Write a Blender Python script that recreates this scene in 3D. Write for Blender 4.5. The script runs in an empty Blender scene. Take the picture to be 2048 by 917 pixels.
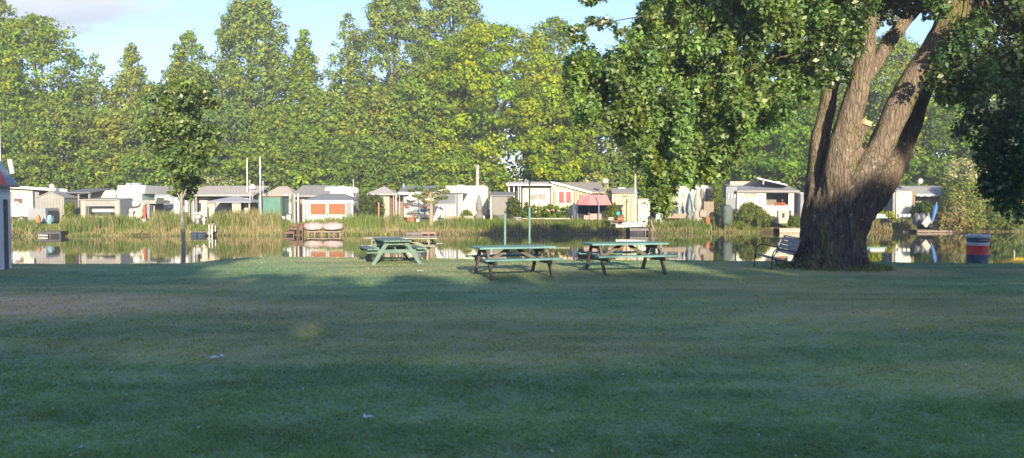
import bpy, bmesh, math, random
import numpy as np
from mathutils import Vector, Matrix

R = math.radians
sc = bpy.context.scene
col = sc.collection

# ------------------------------------------------------------------ camera
EYE = 1.65
FPX = 1550.0                       # focal length in pixels of the 2048 px wide photograph
TH = math.atan(53.5 / FPX)         # pitch below the horizon
cam_d = bpy.data.cameras.new('camera')
cam = bpy.data.objects.new('camera', cam_d)
col.objects.link(cam)
cam_d.sensor_width = 36.0
cam_d.lens = FPX / 2048 * 36.0
cam_d.clip_start = 0.1
cam_d.clip_end = 3000
cam.location = (0, 0, EYE)
cam.rotation_euler = (math.pi / 2 - TH, 0, 0)
sc.camera = cam

# ------------------------------------------------------------------ light
SUN_EL, SUN_AZ = 15.0, 12.0        # sun behind the camera, a little to the right
w = bpy.data.worlds.new('World'); sc.world = w; w.use_nodes = True
nt = w.node_tree; nt.nodes.clear()
N, L = nt.nodes.new, nt.links.new
out = N('ShaderNodeOutputWorld'); bg = N('ShaderNodeBackground')
sky = N('ShaderNodeTexSky'); sky.sky_type = 'NISHITA'; sky.sun_disc = False
sky.sun_elevation = R(SUN_EL)
# direction to the sun: (sin az, -cos az); the sky texture measures from +Y, clockwise seen from above
sky.sun_rotation = R(180 - SUN_AZ)
sky.altitude = 50; sky.air_density = 1.0; sky.dust_density = 0.6; sky.ozone_density = 1.8
bg.inputs['Strength'].default_value = 0.15
def wmath(op, a, b=None, clamp=False):
    n = N('ShaderNodeMath'); n.operation = op; n.use_clamp = clamp
    for i, v in enumerate((a, b)):
        if v is None: continue
        if isinstance(v, (int, float)): n.inputs[i].default_value = v
        else: L(v, n.inputs[i])
    return n.outputs[0]
tc = N('ShaderNodeTexCoord'); sx = N('ShaderNodeSeparateXYZ'); L(tc.outputs['Generated'], sx.inputs[0])
yy = wmath('MAXIMUM', sx.outputs['Y'], 0.02)
u = wmath('DIVIDE', sx.outputs['X'], yy); v = wmath('DIVIDE', sx.outputs['Z'], yy)
cb = N('ShaderNodeCombineXYZ'); L(u, cb.inputs[0]); L(wmath('MULTIPLY', v, 2.6), cb.inputs[1])
nz = N('ShaderNodeTexNoise'); L(cb.outputs[0], nz.inputs['Vector'])
nz.inputs['Scale'].default_value = 7.0; nz.inputs['Detail'].default_value = 7; nz.inputs['Roughness'].default_value = 0.55
# one low cumulus bank on the left, and thin veils elsewhere
du = wmath('DIVIDE', wmath('ADD', u, 0.560), 0.13)
dv = wmath('DIVIDE', wmath('ADD', v, -0.243), 0.036)
d2 = wmath('ADD', wmath('MULTIPLY', du, du), wmath('MULTIPLY', dv, dv))
blob = wmath('SUBTRACT', 1.0, wmath('SQRT', d2))
cm = wmath('MULTIPLY', wmath('ADD', wmath('ADD', blob, 0.16), wmath('MULTIPLY', wmath('ADD', nz.outputs[0], -0.5), 2.2)), 1.7, True)
du2 = wmath('DIVIDE', wmath('ADD', u, 0.40), 0.14); dv2 = wmath('DIVIDE', wmath('ADD', v, -0.17), 0.035)
blob2 = wmath('SUBTRACT', 1.0, wmath('SQRT', wmath('ADD', wmath('MULTIPLY', du2, du2), wmath('MULTIPLY', dv2, dv2))))
cm2 = wmath('MULTIPLY', wmath('ADD', blob2, wmath('MULTIPLY', wmath('ADD', nz.outputs[0], -0.5), 2.0)), 0.6, True)
cmm = wmath('MAXIMUM', wmath('MULTIPLY', cm, 0.92), cm2)
# lit top, grey-violet base of the cloud bank
top = wmath('MULTIPLY', wmath('ADD', wmath('ADD', dv, 0.35), wmath('MULTIPLY', wmath('ADD', nz.outputs[0], -0.5), 1.6)), 0.9, True)
cc = N('ShaderNodeMix'); cc.data_type = 'RGBA'; L(top, cc.inputs['Factor'])
cc.inputs[6].default_value = (1.62, 1.74, 1.92, 1); cc.inputs[7].default_value = (2.25, 2.28, 2.35, 1)
hs = N('ShaderNodeHueSaturation'); L(sky.outputs[0], hs.inputs['Color']); hs.inputs['Saturation'].default_value = 1.02; hs.inputs['Value'].default_value = 0.77
tn_ = N('ShaderNodeVectorMath'); tn_.operation = 'MULTIPLY'; L(hs.outputs[0], tn_.inputs[0]); tn_.inputs[1].default_value = (0.78, 0.79, 1.06)
mx = N('ShaderNodeMix'); mx.data_type = 'RGBA'; L(cmm, mx.inputs['Factor']); L(tn_.outputs[0], mx.inputs[6]); L(cc.outputs[2], mx.inputs[7])
L(mx.outputs[2], bg.inputs['Color']); L(bg.outputs[0], out.inputs['Surface'])

sd = bpy.data.lights.new('sun', 'SUN'); sd.energy = 3.95; sd.angle = R(0.55); sd.color = (1.0, 0.86, 0.60)
so = bpy.data.objects.new('sun', sd); col.objects.link(so)
sdir = Vector((math.sin(R(SUN_AZ)) * math.cos(R(SUN_EL)), -math.cos(R(SUN_AZ)) * math.cos(R(SUN_EL)), math.sin(R(SUN_EL))))
so.rotation_euler = sdir.to_track_quat('Z', 'Y').to_euler()
so.location = (10, -40, 30)

sc.view_settings.view_transform = 'Standard'; sc.view_settings.look = 'None'
sc.view_settings.gamma = 1.0; sc.view_settings.use_curve_mapping = False
sc.view_settings.exposure = 1.52
sc.render.engine = 'CYCLES'
sc.cycles.use_denoising = True
sc.cycles.max_bounces = 6; sc.cycles.diffuse_bounces = 3; sc.cycles.glossy_bounces = 3
sc.cycles.transmission_bounces = 3; sc.cycles.transparent_max_bounces = 4
sc.cycles.caustics_reflective = False; sc.cycles.caustics_refractive = False

# ------------------------------------------------------------------ helpers
def ray(px, py):
    dx = (px - 1024) / FPX; dy = -(py - 458.5) / FPX
    return Vector((dx, math.cos(TH) + dy * math.sin(TH), -math.sin(TH) + dy * math.cos(TH)))
def at(px, py, Y):
    d = ray(px, py); s = Y / d.y
    return Vector((d.x * s, Y, EYE + d.z * s))
def gnd(px, py, z=0.0):
    d = ray(px, py); s = (z - EYE) / d.z
    return Vector((d.x * s, d.y * s, z))
def XX(px, Y): return at(px, 405, Y).x
def ZZ(py, Y): return at(1024, py, Y).z

def bsdf(m):
    return next(n for n in m.node_tree.nodes if n.type == 'BSDF_PRINCIPLED')
MATS = {}
def mat(name, c, rough=0.6, var=0.12, scale=6.0, bump=0.0, bscale=30.0, metal=0.0, dirt=0.0, spec=0.4, stretch=(1, 1, 1)):
    """a procedural paint / cloth / plastic: colour with soft noise variation, optional grime and bump"""
    if name in MATS: return MATS[name]
    m = bpy.data.materials.new(name); m.use_nodes = True; MATS[name] = m
    t = m.node_tree; b = bsdf(m); n = t.nodes.new; l = t.links.new
    g = n('ShaderNodeNewGeometry'); mp = n('ShaderNodeMapping'); mp.inputs['Scale'].default_value = stretch
    l(g.outputs['Position'], mp.inputs['Vector'])
    z = n('ShaderNodeTexNoise'); z.inputs['Scale'].default_value = scale; z.inputs['Detail'].default_value = 5
    l(mp.outputs[0], z.inputs['Vector'])
    mr = n('ShaderNodeMapRange'); l(z.outputs[0], mr.inputs[0])
    mr.inputs[1].default_value = 0.25; mr.inputs[2].default_value = 0.75
    mr.inputs[3].default_value = 1 - var; mr.inputs[4].default_value = 1 + var
    vm = n('ShaderNodeVectorMath'); vm.operation = 'SCALE'; vm.inputs[0].default_value = c[:3]; l(mr.outputs[0], vm.inputs['Scale'])
    last = vm.outputs[0]
    if dirt > 0:
        z2 = n('ShaderNodeTexNoise'); z2.inputs['Scale'].default_value = 2.2; z2.inputs['Detail'].default_value = 8; z2.inputs['Roughness'].default_value = 0.7
        mp2 = n('ShaderNodeMapping'); mp2.inputs['Scale'].default_value = (3, 3, 0.5); l(g.outputs['Position'], mp2.inputs['Vector']); l(mp2.outputs[0], z2.inputs['Vector'])
        r2 = n('ShaderNodeMapRange'); l(z2.outputs[0], r2.inputs[0]); r2.inputs[1].default_value = 0.48; r2.inputs[2].default_value = 0.75
        r2.inputs[3].default_value = 0; r2.inputs[4].default_value = dirt
        mm = n('ShaderNodeMix'); mm.data_type = 'RGBA'; l(r2.outputs[0], mm.inputs['Factor']); l(last, mm.inputs[6])
        mm.inputs[7].default_value = (0.16, 0.14, 0.09, 1); last = mm.outputs[2]
    l(last, b.inputs['Base Color'])
    b.inputs['Roughness'].default_value = rough; b.inputs['Metallic'].default_value = metal
    b.inputs['Specular IOR Level'].default_value = spec
    if bump > 0:
        z3 = n('ShaderNodeTexNoise'); z3.inputs['Scale'].default_value = bscale; z3.inputs['Detail'].default_value = 4
        l(mp.outputs[0], z3.inputs['Vector'])
        bp = n('ShaderNodeBump'); bp.inputs['Strength'].default_value = bump; bp.inputs['Distance'].default_value = 0.03
        l(z3.outputs[0], bp.inputs['Height']); l(bp.outputs[0], b.inputs['Normal'])
    return m

def foliage_mat(name, trans=0.3, gloss=0.0, tint=(1, 1, 1), rough=0.5):
    """colour comes from the leaf's own colour attribute"""
    if name in MATS: return MATS[name]
    m = bpy.data.materials.new(name); m.use_nodes = True; MATS[name] = m
    t = m.node_tree; t.nodes.clear(); n = t.nodes.new; l = t.links.new
    o = n('ShaderNodeOutputMaterial'); a = n('ShaderNodeAttribute'); a.attribute_name = 'tone'
    d = n('ShaderNodeBsdfDiffuse'); tr = n('ShaderNodeBsdfTranslucent'); ms = n('ShaderNodeMixShader'); ms.inputs[0].default_value = trans
    vm = n('ShaderNodeVectorMath'); vm.operation = 'MULTIPLY'; vm.inputs[1].default_value = tint; l(a.outputs['Color'], vm.inputs[0])
    l(vm.outputs[0], d.inputs[0])
    v2 = n('ShaderNodeVectorMath'); v2.operation = 'MULTIPLY'; v2.inputs[1].default_value = (1.25, 1.35, 0.55); l(vm.outputs[0], v2.inputs[0]); l(v2.outputs[0], tr.inputs[0])
    l(d.outputs[0], ms.inputs[1]); l(tr.outputs[0], ms.inputs[2]); last = ms.outputs[0]
    if gloss > 0:
        g = n('ShaderNodeBsdfGlossy'); g.inputs['Roughness'].default_value = rough; g.inputs[0].default_value = (0.8, 0.85, 0.8, 1)
        m2 = n('ShaderNodeMixShader'); m2.inputs[0].default_value = gloss; l(last, m2.inputs[1]); l(g.outputs[0], m2.inputs[2]); last = m2.outputs[0]
    l(last, o.inputs[0])
    return m

def link_mesh(name, me, material, parent=None, loc=(0, 0, 0)):
    o = bpy.data.objects.new(name, me); col.objects.link(o)
    if material is not None: me.materials.append(material)
    if parent is not None: o.parent = parent
    else: o.location = loc
    return o
def worldloc(o):
    v = Vector(o.location)
    while o.parent is not None:
        o = o.parent; v += Vector(o.location)
    return v
def tag(o, label=None, cat=None, group=None, kind=None):
    if label: o['label'] = label
    if cat: o['category'] = cat
    if group: o['group'] = group
    if kind: o['kind'] = kind
    return o
def thing(name, loc, label, cat, group=None, rz=0.0):
    o = bpy.data.objects.new(name, None); col.objects.link(o)
    o.location = loc; o.rotation_euler = (0, 0, rz); o.empty_display_size = 0.3
    return tag(o, label, cat, group)
def children(o): return [c for c in bpy.data.objects if c.parent == o]
def copy_tree(o, parent=None):
    c = o.copy(); col.objects.link(c)
    if parent is not None: c.parent = parent
    for ch in children(o): copy_tree(ch, c)
    return c

class MB:
    """collects boxes, tubes and prisms and links them as ONE mesh"""
    def __init__(s): s.bm = bmesh.new()
    def box(s, x0, x1, y0, y1, z0, z1, bevel=0.0, rot=None, seg=2):
        r = bmesh.ops.create_cube(s.bm, size=1.0); vs = r['verts']
        sx_, sy_, sz_ = abs(x1 - x0), abs(y1 - y0), abs(z1 - z0)
        bmesh.ops.scale(s.bm, vec=(sx_, sy_, sz_), verts=vs)
        if bevel > 0:
            es = list({e for v_ in vs for e in v_.link_edges})
            bb = bmesh.ops.bevel(s.bm, geom=es, offset=min(bevel, .45 * min(sx_, sy_, sz_)), segments=seg, affect='EDGES', profile=0.5)
            vs = list({v_ for f in bb['faces'] for v_ in f.verts} | {v_ for v_ in vs if v_.is_valid})
        c = Vector(((x0 + x1) / 2, (y0 + y1) / 2, (z0 + z1) / 2))
        if rot is not None: bmesh.ops.transform(s.bm, matrix=rot.to_4x4(), verts=vs)
        bmesh.ops.translate(s.bm, vec=c, verts=vs)
        return s
    def bar(s, a, b, wd, th, up=(0, 0, 1), bevel=0.0):
        """a plank from a to b, width wd across, thickness th"""
        a, b = Vector(a), Vector(b); d = b - a; ln = d.length; d.normalize()
        up = Vector(up); side = d.cross(up)
        if side.length < 1e-4: side = d.cross(Vector((0, 1, 0)))
        side.normalize(); upn = side.cross(d)
        m = Matrix((d, side, upn)).transposed()
        c = (a + b) / 2
        return s.box(c.x - ln / 2, c.x + ln / 2, c.y - wd / 2, c.y + wd / 2, c.z - th / 2, c.z + th / 2, bevel, m)
    def tube(s, pts, rad, n=8, caps=True):
        pts = [Vector(p) for p in pts]
        if isinstance(rad, (int, float)): rad = [rad] * len(pts)
        rings = []; pd = None
        for i, p in enumerate(pts):
            d = (pts[min(i + 1, len(pts) - 1)] - pts[max(i - 1, 0)]).normalized()
            if pd is None:
                a = d.cross(Vector((0, 1, 0)))
                if a.length < 0.1: a = d.cross(Vector((1, 0, 0)))
                a.normalize()
            else:
                a = (a - d * a.dot(d)).normalized()
            b = d.cross(a); pd = d
            rings.append([s.bm.verts.new(p + (a * math.cos(2 * math.pi * k / n) + b * math.sin(2 * math.pi * k / n)) * rad[i]) for k in range(n)])
        for r0, r1 in zip(rings, rings[1:]):
            for k in range(n):
                s.bm.faces.new((r0[k], r0[(k + 1) % n], r1[(k + 1) % n], r1[k]))
        if caps:
            s.bm.faces.new(rings[0][::-1]); s.bm.faces.new(rings[-1])
        return s
    def lathe(s, c, prof, n=20, cap=True):
        """prof: (radius, z) list round a vertical axis at c"""
        rings = [[s.bm.verts.new((c[0] + r * math.cos(2 * math.pi * k / n), c[1] + r * math.sin(2 * math.pi * k / n), c[2] + z)) for k in range(n)] for r, z in prof]
        for r0, r1 in zip(rings, rings[1:]):
            for k in range(n): s.bm.faces.new((r0[k], r0[(k + 1) % n], r1[(k + 1) % n], r1[k]))
        if cap: s.bm.faces.new(rings[0][::-1]); s.bm.faces.new(rings[-1])
        return s
    def prism(s, poly, y0, y1):
        """poly: (x, z) outline extruded from y0 to y1"""
        a = [s.bm.verts.new((x, y0, z)) for x, z in poly]; b = [s.bm.verts.new((x, y1, z)) for x, z in poly]
        k = len(poly)
        s.bm.faces.new(a); s.bm.faces.new(b[::-1])
        for i in range(k): s.bm.faces.new((a[i], b[i], b[(i + 1) % k], a[(i + 1) % k]))
        return s
    def prism_x(s, poly, x0, x1):
        """poly: (y, z) outline extruded from x0 to x1"""
        a = [s.bm.verts.new((x0, y, z)) for y, z in poly]; b = [s.bm.verts.new((x1, y, z)) for y, z in poly]
        k = len(poly)
        s.bm.faces.new(a); s.bm.faces.new(b[::-1])
        for i in range(k): s.bm.faces.new((a[i], b[i], b[(i + 1) % k], a[(i + 1) % k]))
        return s
    def hull(s, pts):
        vs = [s.bm.verts.new(p) for p in pts]
        r = bmesh.ops.convex_hull(s.bm, input=vs)
        dead = {g for g in r['geom_interior'] + r['geom_unused'] if isinstance(g, bmesh.types.BMVert) and g.is_valid}
        if dead: bmesh.ops.delete(s.bm, geom=list(dead), context='VERTS')
        return s
    def build(s, name, material, parent=None, smooth=False, jitter=0.0):
        bmesh.ops.recalc_face_normals(s.bm, faces=s.bm.faces[:])
        if jitter:
            for v_ in s.bm.verts: v_.co += Vector((random.uniform(-1, 1), random.uniform(-1, 1), random.uniform(-1, 1))) * jitter
        if parent is not None:
            off = worldloc(parent); bmesh.ops.translate(s.bm, vec=-off, verts=s.bm.verts[:])
            loc = (0, 0, 0)
        else:
            xs = [v_.co for v_ in s.bm.verts]
            loc = Vector(((min(p.x for p in xs) + max(p.x for p in xs)) / 2, (min(p.y for p in xs) + max(p.y for p in xs)) / 2, min(p.z for p in xs)))
            bmesh.ops.translate(s.bm, vec=-loc, verts=s.bm.verts[:])
        me = bpy.data.meshes.new(name); s.bm.to_mesh(me); s.bm.free()
        if smooth:
            for p in me.polygons: p.use_smooth = True
            try: me.set_sharp_from_angle(angle=R(smooth if smooth > 1 else 40))
            except Exception: pass
        return link_mesh(name, me, material, parent, loc)

def np_mesh(name, verts, faces_n, loops, material, tone=None, parent=None, origin=None):
    """verts (N,3), every face has faces_n corners, loops = flat index list"""
    if parent is not None: verts = verts - np.array(worldloc(parent))
    elif origin is not None: verts = verts - np.array(origin)
    me = bpy.data.meshes.new(name)
    nf = len(loops) // faces_n
    me.vertices.add(len(verts)); me.vertices.foreach_set('co', verts.astype(np.float32).ravel())
    me.loops.add(len(loops)); me.loops.foreach_set('vertex_index', np.asarray(loops, dtype=np.int32))
    me.polygons.add(nf); me.polygons.foreach_set('loop_start', np.arange(0, nf * faces_n, faces_n, dtype=np.int32))
    me.update(calc_edges=True)
    if tone is not None:
        at_ = me.color_attributes.new('tone', 'FLOAT_COLOR', 'POINT')
        c = np.ones((len(verts), 4), dtype=np.float32); c[:, :3] = tone
        at_.data.foreach_set('color', c.ravel())
    return link_mesh(name, me, material, parent, origin if origin is not None else (0, 0, 0))

rng = np.random.default_rng(7)
random.seed(11)
def unit(v): return v / np.maximum(np.linalg.norm(v, axis=1, keepdims=True), 1e-6)
def rdir(n): return unit(rng.normal(size=(n, 3)))
def leaf_quads(pos, nrm, size, tone, aspect=0.6, droop=0.0, fold=0.18):
    """one folded, pointed leaf (or leaf spray) per row"""
    n = len(pos)
    t = np.cross(nrm, rdir(n)); t = unit(t)
    if droop > 0:
        t = unit(t * (1 - droop) + np.array([0, 0, -1.0]) * droop)
        t = unit(t - nrm * np.sum(t * nrm, axis=1, keepdims=True))
    b = np.cross(nrm, t)
    s = size[:, None]
    a0 = pos - t * s * 0.5; a2 = pos + t * s * 0.5
    a1 = pos + b * s * 0.5 * aspect + nrm * s * fold - t * s * 0.08; a3 = pos - b * s * 0.5 * aspect + nrm * s * fold * .6 - t * s * 0.08
    V = np.stack([a0, a1, a2, a3], axis=1).reshape(-1, 3)
    T = np.repeat(tone, 4, axis=0)
    return V, np.arange(4 * n, dtype=np.int32), T
def puff(cent, rad, n, size, base, tvar=0.18, up=0.45, outb=0.7, pale=0.0, droop=0.0, aspect=0.62, cvar=0.12, shell=0.55, rnd=.75, palecol=(0.5, 0.5, 0.42)):
    """leaves spread through ellipsoidal clumps. cent (K,3), rad (K,3)"""
    K = len(cent); wgt = rad[:, 0] * rad[:, 2]; wgt = wgt / wgt.sum()
    idx = rng.choice(K, size=n, p=wgt)
    d = rdir(n); d[:, 2] = d[:, 2] * 0.9 + 0.08
    rr = shell + (1 - shell) * rng.random(n) ** 0.6
    rr *= 1 + 0.18 * rng.normal(size=n)
    pos = cent[idx] + d * rad[idx] * rr[:, None]
    nrm = unit(d * outb + np.array([0, 0, up]) + rdir(n) * rnd)
    ct = 1 + cvar * rng.normal(size=(K, 1)) ; hue = rng.normal(size=(K, 1)) * cvar * 0.5
    tone = np.array(base)[None, :] * np.clip(ct[idx], .6, 1.5) * np.clip(1 + tvar * rng.normal(size=(n, 1)), .45, 1.7)
    tone = tone * np.concatenate([1 + hue[idx] * 1.4, 1 + hue[idx] * .3, 1 - hue[idx]], axis=1)
    if pale > 0:
        k = rng.random(n) < pale; tone[k] = np.array(palecol) * (0.75 + 0.5 * rng.random((k.sum(), 1)))
    return leaf_quads(pos, nrm, size * (0.5 + 0.95 * rng.random(n)), np.clip(tone, .004, .8), aspect, droop)

# ------------------------------------------------------------------ terrain and water
WZ = -0.45
def shore(pts, z):
    xs, ys = [], []
    for px, py in pts:
        g = gnd(px, py, z); xs.append(g.x); ys.append(g.y)
    return np.array(xs), np.array(ys)
nx_, ny_ = shore([(-400, 527), (0, 527), (230, 526), (380, 524), (450, 517), (500, 513.5), (600, 512.5), (800, 513), (900, 515.5), (1000, 518), (1200, 518.5), (1500, 520), (1750, 521), (2048, 526), (2500, 530)], 0)
fx_, fy_ = shore([(-600, 476), (0, 473), (600, 471), (1200, 468), (1500, 465.5), (2048, 463), (2700, 461)], WZ)
def yn(x): return np.interp(x, nx_, ny_) + 0.06 * np.sin(x * 1.7) + 0.04 * np.sin(x * 4.3 + 1)
def yf(x): return np.interp(x, fx_, fy_) + 0.15 * np.sin(x * 0.9) + 0.1 * np.sin(x * 2.3 + 1)

def vnoise(x, y, s, seed):
    g = np.random.default_rng(seed).random((256, 256))
    x = x / s; y = y / s; xi = np.floor(x).astype(int); yi = np.floor(y).astype(int)
    fx = x - xi; fy = y - yi; fx = fx * fx * (3 - 2 * fx); fy = fy * fy * (3 - 2 * fy)
    a = g[xi % 256, yi % 256]; b = g[(xi + 1) % 256, yi % 256]; c = g[xi % 256, (yi + 1) % 256]; d = g[(xi + 1) % 256, (yi + 1) % 256]
    return (a * (1 - fx) + b * fx) * (1 - fy) + (c * (1 - fx) + d * fx) * fy
TREE = (7.95, 19.15)
def lawn_tone(x, y):
    n1 = vnoise(x, y, 3.1, 1); n2 = vnoise(x * .45, y * 2.2, 0.8, 2) * .6 + vnoise(x * .35, y * 1.4, 1.9, 12) * .4; n3 = vnoise(x, y, 0.25, 3)
    g = np.stack([0.215 + 0 * x, 0.315 + 0 * x, 0.155 + 0 * x], -1)
    dry = np.stack([0.37 + 0 * x, 0.31 + 0 * x, 0.15 + 0 * x], -1)
    soil = np.stack([0.60 + 0 * x, 0.43 + 0 * x, 0.25 + 0 * x], -1)
    k = np.clip((n1 * .5 + n2 * .5 - .36) * 1.9, 0, .6)[..., None]
    c = (g * (1 - k) + dry * k) * (.82 + .40 * np.clip((n2 - .25) * 1.6, 0, 1))[..., None]
    def blob(cx, cy, rx, ry, soft=1.0):
        d = np.sqrt(((x - cx) / rx) ** 2 + ((y - cy) / ry) ** 2) + (n1 - .5) * .5 + (n2 - .5) * .6
        return np.clip((1.15 - d) / soft, 0, 1)
    p = np.maximum.reduce([blob(-8.6, 12.2, 4.4, 1.9, .6) * .95, blob(-4.6, 12.0, 2.6, 1.1, 1) * .45, blob(-4.3, 23.4, 2.6, .55, .6) * .8,
                           blob(TREE[0] + .2, TREE[1] - .4, 1.9, 1.4, .8) * .7, blob(1.6, 8.6, 1.6, .6) * .2, blob(5.2, 11.5, 2.4, .8) * .35])[..., None]
    c = c * (1 - p) + soil * p
    return c * (0.86 + .28 * n3)[..., None]
def gz(x, y):
    """height of the lawn"""
    e = np.clip(1 - (yn(x) - y) / .5, 0, 1)
    return 0.03 * np.sin(x * .37 + 1) * np.sin(y * .41) + 0.13 * np.exp(-(((x - TREE[0]) / 1.5) ** 2 + ((y - TREE[1]) / 1.4) ** 2)) - .03 * e
cols = np.concatenate([[-600, -300, -150, -90, -65], np.arange(-48, 56.01, .4), [70, 95, 150, 300, 600]])
rows_l = np.concatenate([[-500, -200, -90, -50, -30, -18, -10, -5], np.linspace(0, 1, 70)])
V = []; nrow_l = len(rows_l)
for r in rows_l[:8]: V.append(np.stack([cols, 0 * cols + r, 0 * cols], -1))
for s in np.linspace(0, 1, 70):
    y = -2 + (yn(cols) + 2) * s; V.append(np.stack([cols, y, gz(cols, y)], -1))
for dy, z in ((.04, -.12), (.12, -.30), (.45, -.62), (2.5, -1.3)): V.append(np.stack([cols, yn(cols) + dy, 0 * cols + z], -1))
bank_i = nrow_l
for dy, z in ((-2.5, -1.3), (-.4, -.62), (-.02, -.47), (.08, -.36), (.5, -.12), (1.3, .05), (2.5, .10), (4.5, .1), (7, .1), (10, .1), (14, .1), (20, .12), (30, .2), (60, .6), (200, 2), (1200, 4)):
    y = yf(cols) + dy
    V.append(np.stack([cols, y, z + (0.03 * np.sin(cols * .8 + dy) if 0.4 < dy < 30 else 0 * cols)], -1))
camp_i = bank_i + 4 + 5
V = np.array(V); nr, nc = V.shape[:2]
idx = np.arange(nr * nc).reshape(nr, nc)
q = np.stack([idx[:-1, :-1], idx[:-1, 1:], idx[1:, 1:], idx[1:, :-1]], -1).reshape(-1)
P = V.reshape(-1, 3)
tone = lawn_tone(P[:, 0], P[:, 1])
rowid = np.repeat(np.arange(nr), nc)
mud = np.array([0.075, 0.055, 0.03]); far = np.array([0.11, 0.12, 0.045])
tone[(rowid >= bank_i) & (rowid < camp_i)] = mud
tone[rowid == bank_i] = (0.07, 0.075, 0.035)
k = rowid >= camp_i
tone[k] = far * (0.75 + .5 * vnoise(P[k, 0], P[k, 1], 1.4, 9))[:, None]
m = bpy.data.materials.new('ground_turf'); m.use_nodes = True; t = m.node_tree; b = bsdf(m); n = t.nodes.new; l = t.links.new
a = n('ShaderNodeAttribute'); a.attribute_name = 'tone'
z = n('ShaderNodeTexNoise'); z.inputs['Scale'].default_value = 22; z.inputs['Detail'].default_value = 8; z.inputs['Roughness'].default_value = .7
ge = n('ShaderNodeNewGeometry'); l(ge.outputs['Position'], z.inputs['Vector'])
mr = n('ShaderNodeMapRange'); l(z.outputs[0], mr.inputs[0]); mr.inputs[1].default_value = .3; mr.inputs[2].default_value = .7; mr.inputs[3].default_value = .78; mr.inputs[4].default_value = 1.2
vm = n('ShaderNodeVectorMath'); vm.operation = 'SCALE'; l(a.outputs['Color'], vm.inputs[0]); l(mr.outputs[0], vm.inputs['Scale']); l(vm.outputs[0], b.inputs['Base Color'])
b.inputs['Roughness'].default_value = .9; b.inputs['Specular IOR Level'].default_value = .1
bp = n('ShaderNodeBump'); bp.inputs['Strength'].default_value = .5; bp.inputs['Distance'].default_value = .012; l(z.outputs[0], bp.inputs['Height']); l(bp.outputs[0], b.inputs['Normal'])
ground = np_mesh('ground', P, 4, q, m, tone)
for p_ in ground.data.polygons: p_.use_smooth = True
tag(ground, kind='structure')

# pond water
m = bpy.data.materials.new('pond_water'); m.use_nodes = True; t = m.node_tree; b = bsdf(m); n = t.nodes.new; l = t.links.new
b.inputs['Base Color'].default_value = (0.10, 0.10, 0.05, 1); b.inputs['Roughness'].default_value = .015; b.inputs['IOR'].default_value = 1.36
b.inputs['Specular IOR Level'].default_value = .62
ge = n('ShaderNodeNewGeometry'); mp = n('ShaderNodeMapping'); mp.inputs['Scale'].default_value = (1.1, 2.2, 1); l(ge.outputs['Position'], mp.inputs[0])
z = n('ShaderNodeTexNoise'); z.inputs['Scale'].default_value = 1.6; z.inputs['Detail'].default_value = 3; l(mp.outputs[0], z.inputs['Vector'])
bp = n('ShaderNodeBump'); bp.inputs['Strength'].default_value = .05; bp.inputs['Distance'].default_value = .02; l(z.outputs[0], bp.inputs['Height']); l(bp.outputs[0], b.inputs['Normal'])
wx = np.concatenate([[-600, -200, -60], np.arange(-46, 54.1, 1.0), [70, 200, 600]])
WV = np.concatenate([np.stack([wx, yn(wx) + .02, 0 * wx + WZ], -1), np.stack([wx, yf(wx) + .06, 0 * wx + WZ], -1)])
k = len(wx); i = np.arange(k - 1); q = np.stack([i, i + 1, i + 1 + k, i + k], -1).reshape(-1)
water = np_mesh('water', WV, 4, q, m); tag(water, kind='structure')

# ------------------------------------------------------------------ lawn grass (blades, uncountable)
def lawn_blades(n, ymin, ymax, wmul):
    # density falls with distance so the cover looks the same
    uu = rng.random(n); Y = 1 / (1 / ymin + uu * (1 / ymax - 1 / ymin)); half = 0.74 * Y + 5.0
    X = (rng.random(n) * 2 - 1) * half
    ok = Y < yn(X) - .05; X = X[ok]; Y = Y[ok]; n = len(X)
    tn = lawn_tone(X, Y); tuft = vnoise(X, Y, .16, 21) * .6 + vnoise(X, Y, .6, 22) * .4
    h = (.008 + .026 * tuft) * (.6 + .8 * rng.random(n)); wd = (.003 + .0006 * Y) * wmul * (.6 + .8 * rng.random(n))
    ang = rng.random(n) * math.pi; lean = rng.normal(size=(n, 2)) * 1.1
    z0 = gz(X, Y) - .004
    c, s = np.cos(ang), np.sin(ang)
    A = np.stack([X - c * wd, Y - s * wd, z0], -1); B = np.stack([X + c * wd, Y + s * wd, z0], -1)
    C = np.stack([X + lean[:, 0] * h, Y + lean[:, 1] * h, z0 + h], -1)
    V = np.stack([A, B, C], 1).reshape(-1, 3)
    tn = tn * (0.88 + .46 * rng.random((n, 1))) * np.array([[1.0, 1.05, .9]])
    st = rng.random(n) < .06; tn[st] = np.array([.34, .32, .19]) * (.6 + .6 * rng.random((st.sum(), 1)))
    return V, np.repeat(tn, 3, axis=0)
V1, T1 = lawn_blades(520000, 3.6, 24.5, 1.0)
V1b = V1
gr = np_mesh('lawn_grass', V1b, 3, np.arange(len(V1b)), foliage_mat('grass_blades', .42), T1)
tag(gr, kind='stuff')

# fallen petals and down scattered over the lawn
n = 120; uu = rng.random(n); Y = 1 / (1 / 4.8 + uu * (1 / 21 - 1 / 4.8)); X = (rng.random(n) * 2 - 1) * Y * .68
nr_ = unit(np.array([[0, -.3, 1.0]]) + rng.normal(size=(n, 3)) * .35)
pp = np.stack([X, Y, gz(X, Y) + .035], -1)
V2, F2, T2 = leaf_quads(pp, nr_, .010 + .02 * rng.random(n) ** 3 + .0009 * Y, np.ones((n, 3)) * (.35 + .25 * rng.random((n, 1))), .7)
tag(np_mesh('fallen_petals', V2, 4, F2, foliage_mat('petals', .1), T2), kind='stuff')

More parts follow.
